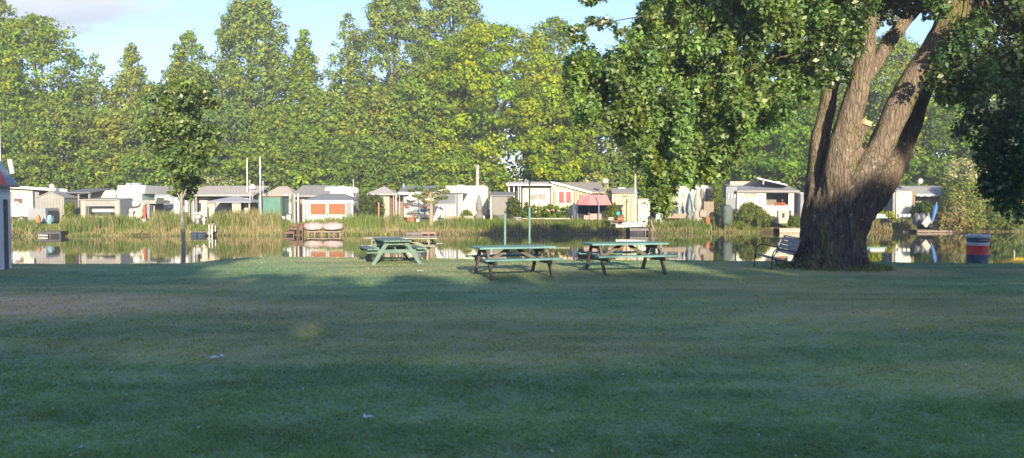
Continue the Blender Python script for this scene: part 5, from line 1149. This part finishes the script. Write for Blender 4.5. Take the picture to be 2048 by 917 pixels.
for k_, a_ in enumerate((1106, 1109.5, 1148, 1153, 1158.5, 1164, 1170)): fb(t, 'red_stripe', mat('brick_red_paint', (0.353, 0.084, 0.046), .6), a_, a_ + 1.8, 383 if k_ < 2 else 382 + (a_ - 1148) * .2, 412, Y - .03, .028)
for a_, b__ in ((1116.5, 1129), (1130.5, 1143)):
    f = win(t, a_, b__, 383, 408, Y, REDP, TRIM, proud=.07)
slope(t, 'rear_roof', mat('warm_grey_roof', (0.302, 0.269, 0.227), .8, .06), 1120, 1210, 365, 384, Y + 1.6, 3.0, .12); fb(t, 'rear_wall', BEIGE, 1176, 1208, 384, None, Y + 2, 2)
t = caravan('caravan', 1044, 1104, 374, Y - .1 + .4, 2.2, 'cream caravan end with one wide grey window inside the chalet porch', [(1060, 1092, 387, 402)], mat('ivory_panel', (0.656, 0.592, 0.440), .45, .03, 2), wh=[XX(1095, Y)], hatch=False, glass=LGLASS)
shrub('hedge', 1060, 1143, 411, 54, 'long leafy hedge in front of the chalet with the red windows', (.125, .175, .028), 1.4, shape='box', q1=440, leaf=.15, cat='hedge')
shrub('garden_bush', 1044, 1062, 398, 54.6, 'small bush left end of the chalet hedge', (.105, .145, .03), 1, q1=440, leaf=.12)
t = TH_('edging_board', 1095, 52.6, 'long low pale board edging before the chalet hedge', 'board'); fb(t, 'board', mat('pale_edging', (0.378, 0.353, 0.286), .8, .1), 1045, 1140, 436.5, 439, 52.5, .06)
shrub('pampas_tuft', 1068, 1095, 440, 51.6, 'tuft of dry pinkish pampas stalks in the reeds below the chalet hedge', (.36, .25, .15), .7, q1=462, leaf=.16)
dish(1211, 361, 7, 56.6, 'grey-white satellite dish on a tall pole at the right end of the chalet', m_=mat('grey_dish', (0.420, 0.412, 0.395), .5))
# pink parasol
Y = 53.6; t = TH_('parasol', 1187, Y, 'open faded pink parasol over the terrace right of the chalet', 'parasol'); x0, x1 = XX(1150, Y), XX(1226, Y); zt, ze = ZZ(390, Y), ZZ(411, Y); xm = XX(1188, Y)
mb = MB(); K8 = 8; r0 = [mb.bm.verts.new((xm + (x1 - x0) / 2 * .97 * math.cos(a_), Y + .2 + 1.3 * math.sin(a_), ze + .02)) for a_ in [2 * math.pi * (k_ + .5) / 8 for k_ in range(8)]]
r1 = [mb.bm.verts.new((xm + (x1 - x0) / 2 * .74 * math.cos(a_), Y + .2 + 0.55 * math.sin(a_), zt - .02)) for a_ in [2 * math.pi * (k_ + .5) / 8 for k_ in range(8)]]
apx = mb.bm.verts.new((xm, Y + .2, zt + .03))
for k_ in range(8): mb.bm.faces.new((r0[k_], r0[(k_ + 1) % 8], r1[(k_ + 1) % 8], r1[k_])); mb.bm.faces.new((r1[k_], r1[(k_ + 1) % 8], apx))
cn = mb.build('canopy', PINKC, t); so_ = cn.modifiers.new('t', 'SOLIDIFY'); so_.thickness = .02
MB().tube([(XX(1194, Y), Y - 1.15, G0), (XX(1194, Y), Y - 1.12, ZZ(388, Y))], .035, 8).build('pole', CHROME, t, True)
t = TH_('wind_screen', 1183, 55, 'dark net wind screen standing under the pink parasol', 'screen'); fb(t, 'net', mat('black_green_net', (0.021, 0.027, 0.027), .9), 1156, 1212, 410, None, 54.9, .05); posts(t, 'post', COOL, [1150, 1178], 404, 54.4, .05)
t = TH_('stone_planter', 1190, 52.8, 'low pinkish stone planter wall under the pink parasol', 'planter'); fb(t, 'front', mat('pinkish_stone', (0.353, 0.269, 0.227), .85, .15, 5, .3), 1180, 1203, 428, 440, 52.7, .5); fb(t, 'left_stone', mat('pinkish_stone', (0.353, 0.269, 0.227), .85, .15, 5, .3), 1168, 1179, 431, 440, 52.8, .4)
t = TH_('blue_chair', 1151, 53, 'narrow dark blue folding chair at the left foot of the pink parasol', 'chair'); fb(t, 'backrest', mat('navy_cloth', (0.048, 0.067, 0.114), .7), 1145.5, 1150, 406, 428, 53, .04); fb(t, 'seat', mat('navy_cloth', (0.048, 0.067, 0.114), .7), 1145, 1156, 427, 429, 52.6, .4)
for p in (1145.6, 1155.2):
    for d_ in (0, .36): MB().box(XX(p, 52.6) - .015, XX(p, 52.6) + .015, 52.6 + d_, 52.63 + d_, G0 - .05, ZZ(429, 52.6)).build('leg', COOL, t)
shrub('garden_bush', 1212, 1250, 398, 54.8, 'yellow-green bush between the pink parasol and the small shed', (.16, .19, .035), 1.2, leaf=.12)
# small shed and things round the white boat
t = TH_('garden_shed', 1248, 58, 'small shed with a grey gabled roof and a peach-cream side wall', 'shed'); Y = 57.5
fb(t, 'wall', mat('peach_wall', (0.496, 0.384, 0.248), .7, .05, 2), 1229, 1274, 386, None, Y, 2.4); x0, x1 = XX(1224, Y), XX(1276, Y)
MB().prism_x([(Y - .15, ZZ(387, Y)), (Y - .15, ZZ(386, Y)), (Y + 1.2, ZZ(376, Y)), (Y + 2.55, ZZ(386, Y)), (Y + 2.55, ZZ(387, Y))], x0, x1).build('roof', GREYR, t); fb(t, 'white_ridge', TRIM, 1236, 1250, 375, 377.5, Y + .9, .5)
fb(t, 'side_door', TRIM, 1224.5, 1228, 388, None, Y + .1, .5)
flagpole(1270.5, 352, 52.4, 'thick white flagpole beside the upturned white boat', .075)
t = TH_('turquoise_tub', 1236, 52.8, 'small turquoise tub on the orange-brown crate stack', 'tub'); MB().lathe((XX(1236, 52.9), 52.95, ZZ(430, 52.9)), [(.1, 0), (.14, .0), (.155, .2), (.14, .2), (.13, .03)], 14).build('body', mat('turquoise_plastic', (0.067, 0.353, 0.403), .4), t)
t = TH_('orange_crate', 1243, 53, 'orange-brown wooden crate left of the thick white flagpole', 'crate'); x0, x1 = XX(1235, 52.7), XX(1248, 52.7)
mb = MB()
for q_ in range(4): mb.box(x0, x1, 52.7, 53.2, G0 + .02 + q_ * .12, G0 + .12 + q_ * .12)
mb.build('slats', mat('orange_wood', (0.353, 0.126, 0.050), .75, .15), t); MB().box(x0 + .02, x1 - .02, 52.72, 53.18, G0, ZZ(431, 52.7)).build('body', BROWN, t)
t = TH_('garden_table', 1262, 53.4, 'cluttered small table with a roof sheet beside the thick white flagpole', 'table'); fb(t, 'top', GREYC, 1252, 1275, 404, 405.5, 54, .8); fb(t, 'clutter', mat('beige_clutter', (0.378, 0.319, 0.235), .8, .3, 9), 1254, 1266, 398, 404, 54.1, .5, .05); posts(t, 'leg', TAN, [1253, 1262, 1273], 405.5, 54, .06); fb(t, 'roof_sheet', GREYC, 1250, 1276, 392, 394, 54, 1.2)
t = TH_('brown_terrace', 1238, 52, 'small red-brown terrace deck left of the upturned white boat', 'deck'); fb(t, 'deck', BROWN, 1224, 1250, 441, 444, 51.8, 1.6); fb(t, 'step', TAN, 1223, 1236, 446, 448, 51.4, .4)
Yb = float(yf(XX(1275, 51))) - 1.0
jt, Yj, x0, x1, zt = jetty('jetty', 1260, 1308, 457, 'grey plank jetty with a black tarpaulin skirt, carrying the upturned white boat', 2.6, Yf=Yb, m_=mat('grey_planks', (0.190, 0.171, 0.152), .85, .2, 5, .4), posts_n=4)
mb = MB()
for k_ in range(9): a_ = XX(1262 + k_ * 3, Yj); mb.tube([(a_, Yj - .02 + .03 * (k_ % 2), WZ - .2), (a_, Yj - .02 + .03 * (k_ % 2), zt - .17)], .055, 7)
mb.build('tarpaulin_skirt', CHAR, jt, True)
bt = thing('upturned_boat', (XX(1262, Yb + 1.2), Yb + 1.2, ZZ(456, Yb + 1)), 'small upturned white boat lying on the jetty by the thick white flagpole', 'boat'); mb = MB(); Yq = Yb + .9
sec = []
for i in range(11):
    f_ = i / 10; px_ = 1232 + 59 * f_; hw = .5 * math.sin(math.pi * (.15 + .75 * f_)) ** .6; zc = ZZ(455.5 - 2 * f_, Yq); hh = .32 * (.55 + .55 * math.sin(math.pi * (.2 + .6 * f_)))
    xx = XX(px_, Yq); sec.append([mb.bm.verts.new((xx, Yq + hw * (1 + c_), zc + h_ * hh)) for c_, h_ in ((-1, 0), (-.95, .45), (-.6, .8), (0, 1), (.6, .8), (.95, .45), (1, 0))])
for r0, r1 in zip(sec, sec[1:]):
    for i in range(7): mb.bm.faces.new((r0[i], r0[(i + 1) % 7], r1[(i + 1) % 7], r1[i]))
mb.bm.faces.new(sec[0]); mb.bm.faces.new(sec[-1][::-1]); mb.build('hull', WHITE, bt, 50); fb(bt, 'rub_rail', CHAR, 1236, 1290, 449.5, 450.6, Yq - .04, .03); mound(bt, 'stern_cap', BLACK, XX(1231, Yq), XX(1239, Yq), Yq + .1, Yq + .7, ZZ(455, Yq), ZZ(448, Yq), wob=.1)
t = TH_('bird_table', 1222, 51.6, 'small pale box on a thin stake in the reeds below the pink parasol', 'nest box'); MB().box(XX(1221.5, 51.4), XX(1223, 51.4), 51.4, 51.44, -.3, ZZ(441, 51.4)).build('stake', TAN, t); fb(t, 'box', mat('pale_concrete', (0.336, 0.319, 0.277), .85, .15, 6, .3), 1217, 1227, 435, 441, 51.3, .25)
for px, lb in ((1289, 'white garden chair left of the long board wall under the hanging twigs'), (1318, 'white wire chair with a blue cloth under the hanging twigs')):
    t = TH_('garden_chair', px, 53.4, lb, 'chair', 'white garden chairs'); a_ = px - 6
    fb(t, 'seat', WHITE, a_, a_ + 12, 437, 438.6, 53.2, .45); fb(t, 'backrest', mat('dull_white_mesh', (0.378, 0.395, 0.420), .6), a_, a_ + 11, 425, 436, 53.62, .04)
    for p in (a_ + .5, a_ + 11.2):
        for d_ in (0, .4): MB().box(XX(p, 53.2) - .018, XX(p, 53.2) + .018, 53.2 + d_, 53.24 + d_, G0 - .05, ZZ(438.6, 53.2)).build('leg', WHITE, t)
t = TH_('forked_post', 1306, 51.2, 'pale crooked post at the right end of the boat jetty', 'post'); MB().tube([at(1308, 462, 50.8), at(1304, 450, 50.8), at(1302, 441, 50.8)], [.06, .05, .04], 7).build('stake', TAN, t); 
# cream caravan under the hanging twigs
t = caravan('caravan', 1338, 1418, 371, 57.5, 2.4, 'cream caravan half hidden by the hanging twigs, tarpaulins leaning on it', [(1346, 1357, 382, 394), (1402, 1408, 372, 392)], CREAM, wh=[XX(1400, 57.5)], glass=LGLASS); fb(t, 'roof_edge', GREYR, 1356, 1390, 366, 371, 57.4, 2)
for k_, a_ in enumerate((1401, 1407, 1412)): fb(t, 'wall_stripe', (BROWN, PINKW, BROWN)[k_], a_ + .5, a_ + 3, 376, None, 57.38, .09)
t = TH_('tarpaulin_wall', 1367, 55.5, 'pale grey-green tarpaulin stretched before the half-hidden cream caravan', 'tarpaulin'); fb(t, 'sheet', mat('grey_green_sheet', (0.353, 0.370, 0.328), .8, .05, 3, .2, 4), 1355, 1380, 386, None, 55.3, .06); fb(t, 'mint_sheet', MINTS, 1380.5, 1391, 388, None, 55.35, .06)
closed_parasol(1379, 399, 432, 54.2, 'dark blue-grey closed parasol before the pale tarpaulin', COOL, .16); closed_parasol(1395, 375, 434, 54, 'tall beige closed parasol right of the mint sheet', mat('beige_parasol', (0.370, 0.328, 0.277), .85), .3)
t = TH_('terrace_table', 1347, 54.6, 'grey table with dark legs under the hanging twigs', 'table'); fb(t, 'top', mat('table_top_grey', (0.302, 0.269, 0.227), .7), 1334, 1358, 411, 414, 54.2, .8); posts(t, 'leg', CHAR, [1336, 1345, 1356], 414, 54.4, .08); fb(t, 'side_shelf', GREYC, 1358, 1366, 411, 413, 54.3, .4); MB().bar(at(1360, 413, 54.4), at(1363, 428, 54.4), .06, .06).build('strut', COOL, t)
t = TH_('blue_towel', 1330, 54, 'light blue towel hanging at the left end of the grey terrace table', 'towel'); mound(t, 'cloth', TEALC, XX(1327, 54), XX(1334, 54), 53.9, 54.1, ZZ(427, 54), ZZ(413, 54), wob=.25)
t = TH_('board_wall', 1345, 53.4, 'long low tan board wall behind the reeds under the hanging twigs', 'wall'); fb(t, 'boards', TAN, 1324, 1372, 427.5, 437, 53.3, .08); fb(t, 'right_boards', mat('grey_tan_boards', (0.266, 0.237, 0.199), .85), 1400, 1414, 422, 434, 53.5, .08)
t = TH_('orange_sack', 1415, 53.6, 'orange-red barrel by the wooden fence right of the tall beige parasol', 'barrel'); MB().lathe((XX(1416.5, 53.4), 53.6, G0), [(.15, 0), (.17, .1), (.18, .35), (.15, .52), (.05, .56)], 14).build('body', mat('orange_red_plastic', (0.420, 0.109, 0.050), .5), t, True)
t = TH_('wooden_fence', 1420, 55, 'short tan board fence behind the orange-red barrel', 'fence'); mb = MB()
for k_ in range(9): addb(mb, 1408 + k_ * 2.2, 1409.9 + k_ * 2.2, 403 + (k_ % 2), None, 54.8, .05)
mb.build('boards', TAN, t)
t = TH_('tent_gable', 1418, 58, 'blue-grey tent end just right of the half-hidden cream caravan', 'tent'); fb(t, 'wall', COOL, 1413, 1426, 378, None, 57.6, 1.5); slope(t, 'roof', GREYR, 1411, 1428, 373, 378, 57.5, 1.7)
shrub('conifer', 1424, 1453, 368, 55.4, 'yellow-green conifer between the half-hidden caravan and the white caravan', (.14, .18, .035), 1.5, shape='cone', q1=405, leaf=.13); shrub('garden_bush', 1424, 1450, 400, 54.8, 'round dark green bush at the foot of the yellow-green conifer', (.10, .135, .03), 1.1, leaf=.11)
t = TH_('covered_grill', 1457, 52.8, 'grill under a dark green-grey cover with a small round barbecue at its left', 'grill'); mound(t, 'cover', mat('green_grey_cover', (0.081, 0.109, 0.095), .7, .1, 4, .3), XX(1447, 52.6), XX(1467, 52.6), 52.5, 53.3, G0, ZZ(411, 52.6), wob=.2, power=4)
MB().lathe((XX(1441, 52.4), 52.5, ZZ(436, 52.4)), [(.03, 0), (.14, .04), (.21, .14), (.22, .2), (.2, .2)], 14).build('kettle', BLACK, t, True); MB().tube([(XX(1441, 52.4), 52.5, 0), (XX(1441, 52.4), 52.5, ZZ(435.5, 52.4))], .025, 6).build('stand', BLACK, t)
shrub('round_bush', 1466, 1558, 399, 53.2, 'wide rounded grey-green bush in front of the white caravan left of the big trunk', (.14, .165, .045), 2.2, leaf=.12, n=14000)
# white caravan left of the trunk
Y = 56.4; t = TH_('caravan', 1524, Y + 1, 'white caravan with grey awning roof and red flowers in its open window', 'caravan', 'caravans of the camp')
fb(t, 'shaded_left_side', COOL, 1452, 1474, 374, None, Y + .2, 2.2)  # caravan's left side, its shade put into the blue-grey colour
for a_ in (1455, 1461.5, 1468): win(t, a_, a_ + 4, 386, 398, Y + .2, mat('bright_white', (0.680, 0.688, 0.688), .3, .02), COOL)
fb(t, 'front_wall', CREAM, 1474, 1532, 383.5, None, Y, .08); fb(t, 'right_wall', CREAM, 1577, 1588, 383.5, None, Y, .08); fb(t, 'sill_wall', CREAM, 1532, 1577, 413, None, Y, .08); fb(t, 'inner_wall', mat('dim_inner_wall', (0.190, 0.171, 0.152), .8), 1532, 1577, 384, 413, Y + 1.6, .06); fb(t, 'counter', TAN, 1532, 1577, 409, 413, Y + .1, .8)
win(t, 1486, 1515, 385.5, 399, Y, LGLASS)
slope(t, 'awning_roof', mat('blue_grey_roof', (0.252, 0.260, 0.277), .7, .06), 1472, 1598, 369, 383, Y - .1, 3, .1); fb(t, 'fascia', GREYR, 1474, 1597, 381.5, 384.5, Y - .26, .05)
mb = MB(); mb.hull([Vector((XX(a_, y), y, ZZ(q_, Y))) for a_, q_ in ((1513, 355), (1513, 357.5), (1574, 369), (1574, 371.5)) for y in (Y + .3, Y + 2.6)]); mb.build('raised_roof_flap', TRIM, t); fb(t, 'flap_post', TRIM, 1525.5, 1527.5, 360, 369, Y + .5, .06); fb(t, 'rear_body', BEIGE, 1460, 1560, 363, 374, Y + 2.4, 1.6); fb(t, 'pink_end', mat('pink_board', (0.420, 0.277, 0.227), .8), 1589.5, 1596, 386, None, Y + .3, 1.6)
for k_, a_ in enumerate((1550, 1556, 1562, 1566)): mound(t, 'flower_pot', mat('coral_flowers', (0.462, 0.101, 0.059), .8, .3, 20), XX(a_, Y), XX(a_ + 4.5, Y), Y - .05, Y + .15, ZZ(410, Y), ZZ(404.5 + k_ % 2, Y), wob=.4)
t = TH_('stone_steps', 1567, 53, 'pale slabs leading down from the white caravan to the landing stage', 'steps'); fb(t, 'upper_slab', mat('pale_slab', (0.420, 0.361, 0.294), .8, .1, 4), 1557, 1577, 421, 436, 54.4, .3); fb(t, 'lower_slab', mat('pale_slab', (0.420, 0.361, 0.294), .8, .1, 4), 1558, 1575, 436.5, 447, 53, .8)
t = TH_('dark_post', 1581, 53.5, 'dark wooden post right of the pale slabs', 'post'); MB().box(XX(1579, 53.5), XX(1583.5, 53.5), 53.5, 53.62, 0, ZZ(421, 53.5)).build('stake', BROWN, t)
t = TH_('utility_cabinet', 1605, 56, 'narrow blue-grey cabinet just left of the big trunk', 'cabinet'); fb(t, 'body', COOL, 1601, 1611, 388, None, 55.8, .6); fb(t, 'roof', TRIM, 1600, 1612, 386, 388, 55.7, .8)
shrub('garden_bush', 1581, 1604, 428, 52.6, 'low green bush between the dark post and the big trunk', (.14, .18, .03), .9, leaf=.1)
jt, Yj, x0, x1, zt = jetty('jetty', 1559, 1608, 457, 'pale plank landing stage left of the big trunk', 1.8, m_=mat('sun_bleached_planks', (0.437, 0.361, 0.286), .8, .12, 5, .4), posts_n=3)
MB().box(x0 + .02, x1, Yj - .06, Yj - .042, WZ + .02, zt - .06).build('front_board', mat('sun_bleached_planks', (0.437, 0.361, 0.286), .8), jt)
# right of the trunk
shrub('golden_bush', 1742, 1776, 398, 55, 'vivid yellow-green bush right of the big trunk', (.34, .36, .012), 1.2, q1=438, leaf=.12); shrub('golden_bush', 1770, 1795, 418, 54.6, 'lower vivid yellow bush at the left foot of the cream shed', (.32, .34, .015), .9, q1=438, leaf=.1)
t = TH_('garden_lamp', 1778, 54.4, 'small globe lamp on a dark post left of the cream shed', 'lamp'); MB().tube([(XX(1777.5, 54.4), 54.4, G0), (XX(1777.5, 54.4), 54.4, ZZ(401, 54.4))], .03, 8).build('post', BLACK, t); MB().lathe((XX(1777.5, 54.4), 54.4, ZZ(401, 54.4)), [(.03, 0), (.08, .04), (.1, .1), (.07, .17), (.01, .19)], 12).build('globe', WHITE, t, True)
Y = 56; t = TH_('box_shed', 1808, Y + 1, 'box-shaped shed with a bright cream front and a left side greyed for shade', 'shed')
fb(t, 'front_wall', mat('bright_cream', (0.704, 0.656, 0.480), .5, .03), 1793, 1824, 381.5, None, Y, .05)
MB().box(XX(1793, Y), XX(1824, Y) , Y + .052, Y + 2.6, G0 - .05, ZZ(382, Y)).build('body', COOL, t); MB().box(XX(1783, Y + .3), XX(1792.5, Y), Y + .1, Y + 2.4, G0 - .05, ZZ(382.5, Y)).build('shaded_left_wall', mat('shaded_side_grey', (0.228, 0.233, 0.228), .8), t); slope(t, 'roof', mat('blue_grey_roof', (0.252, 0.260, 0.277), .7, .06), 1784, 1826, 375, 380.5, Y - .05, 2.8, .06); fb(t, 'corner_post', mat('brown_edge', (0.209, 0.142, 0.095), .8), 1824.3, 1827.5, 382, None, Y - .02, .1)  # shade of the left side is put into its grey colour
Y = 57; t = TH_('caravan_awning', 1870, Y + 1, 'caravan under a rounded grey awning roof with a white scalloped edge, at the right', 'caravan', 'caravans of the camp')
mb = MB(); x0, x1 = XX(1812, Y), XX(1926, Y); mb.hull([Vector((XX(a_, Y), y, ZZ(q_, Y) )) for a_, q_, y in ((1816, 390, Y - .2), (1930, 390, Y - .2), (1816, 388.5, Y - .2), (1930, 388.5, Y - .2), (1822, 372, Y + 1.6), (1918, 374, Y + 1.6), (1822, 370, Y + 3), (1910, 370, Y + 3), (1818, 380, Y + 3.6), (1924, 380, Y + 3.6))]); mb.build('roof', mat('warm_grey_cloth_roof', (0.311, 0.298, 0.269), .85, .05, 3), t)
mb = MB(); 
for k_ in range(14): a_ = 1829 + k_ * 7.0; mb.box(XX(a_, Y), XX(a_ + 6.7, Y), Y - .27, Y - .23, ZZ(392.5 + .8 * (k_ % 2), Y), ZZ(389, Y))
mb.build('scalloped_edge', TRIM, t); fb(t, 'wall', PINKW, 1832, 1920, 393, None, Y + 1, .08); win(t, 1834, 1841, 394, 402, Y + 1, mat('bright_white', (0.680, 0.688, 0.688), .3, .02), TRIM); win(t, 1898, 1912, 394, 406, Y + 1, DARKG, TRIM); posts(t, 'post', TAN, [1829, 1889], 392, Y - .1, .07)
dish(1839, 362, 6.5, 58.5, 'white satellite dish over the rounded grey awning roof at the right')
shrub('dark_bush', 1834, 1886, 398, 54, 'dark green round bush under the rounded awning roof', (.075, .115, .03), 1.6, q1=428, leaf=.13)
t = TH_('stone_pile', 1850, 53, 'grey stone heap under the dark round bush', 'stones')
for k_ in range(9): mound(t, 'stone', mat('grey_stone', (0.190, 0.190, 0.190), .9, .2, 6, .3), XX(1832 + k_ * 3.6, 52.8), XX(1839 + k_ * 3.6, 52.8), 52.7 + .1 * (k_ % 3), 53.3, G0 + .1 * (k_ % 2), ZZ(427 + 3 * (k_ % 3), 52.8), wob=.4)
t = TH_('blue_parasol', 1873, 52.8, 'leaning blue closed parasol over the upturned wheelbarrow', 'parasol'); a_, b__ = at(1864, 445, 52.6), at(1873, 407, 52.8); d_ = (b__ - a_)
MB().tube([a_ + d_ * .05, a_ + d_ * .25, a_ + d_ * .5, a_ + d_ * .75, a_ + d_ * .9, b__], [.08, .1, .14, .15, .09, .02], 10).build('cloth', BLUEC, t, True); MB().tube([a_ - d_ * .15, b__ + d_ * .06], .025, 8).build('pole', CHROME, t)
t = TH_('upturned_wheelbarrow', 1852, 52, 'pale upturned wheelbarrow tray on the jetty below the blue parasol', 'wheelbarrow'); a_, b__ = at(1847, 452, 51.9), at(1858, 437, 52.1); MB().bar(a_, b__, .45, .16, (.2, .9, .3), .05).build('tray', mat('dusty_tray', (0.420, 0.378, 0.319), .7), t); MB().tube([a_ + Vector((.2, 0, .05)), at(1866, 455, 52.1)], .03, 7).build('handle', BROWN, t); MB().tube([at(1862, 452, 51.85), at(1862, 452, 52.1)], .16, 14).build('wheel', BLACK, t, True)
jetty('jetty', 1834, 1910, 460.5, 'long low grey-brown jetty below the blue parasol at the right', 1.5, Yf=53.5, m_=mat('grey_brown_planks', (0.237, 0.180, 0.147), .85, .15, 5, .4), posts_n=4)
t = TH_('white_trough', 1762, 53.6, 'low white trough railing right of the big trunk, under the yellow bush', 'trough'); fb(t, 'trough', WHITE, 1742, 1772, 428.5, 434, 53.4, .3, .04); fb(t, 'blue_rail', TEALC, 1736, 1776, 434.2, 437, 53.35, .1)
t = TH_('white_planter', 1812, 53.6, 'row of white planter boxes before the cream shed', 'planter'); 
for k_ in range(3): fb(t, 'box', WHITE, 1798 + k_ * 9, 1805 + k_ * 9, 428.5, 434.5, 53.4, .3, .03)
# tall willow shrub, dry stalks, yellow thing
shrub('basket_willow', 1898, 1992, 338, 54.5, 'tall loose willow shrub with fine upright leaves at the right', (.17, .21, .06), 2.6, q1=452, leaf=.17, dry=.12, n=20000)
shrub('dry_stalks', 1880, 1955, 396, 53.2, 'dense dry straw-coloured stalks at the foot of the tall willow shrub', (.24, .20, .105), 1.4, q1=456, leaf=.2)
shrub('bank_bush', 1960, 2060, 405, 54.6, 'pale green bank bush under the hanging leaves at the right edge', (.15, .19, .05), 2, q1=455, leaf=.15)
t = TH_('yellow_tent', 2044, 58, 'bright yellow flat sheet roof at the right edge, seen under the hanging leaves', 'canopy'); slope(t, 'sheet', YEL, 2028, 2075, 395, 403, 57.6, 2.4, .1); posts(t, 'post', TRIM, [2031, 2072], 404, 57.7)
t = TH_('grey_caravan_roof', 1290, 58, 'pale board behind the hanging twigs right of the small shed', 'screen'); fb(t, 'panel', PINKW, 1276, 1300, 400, None, 57.9, .08); fb(t, 'top_rail', GREYR, 1275, 1301, 397.5, 400, 57.85, .2)
for px in (1326, 1342): shrub('garden_bush', px - 14, px + 14, 372 if px < 1330 else 380, 58.2, 'bush behind the terrace table, %s one' % ('left' if px < 1330 else 'right'), (.13, .16, .05), 1.2, leaf=.13)
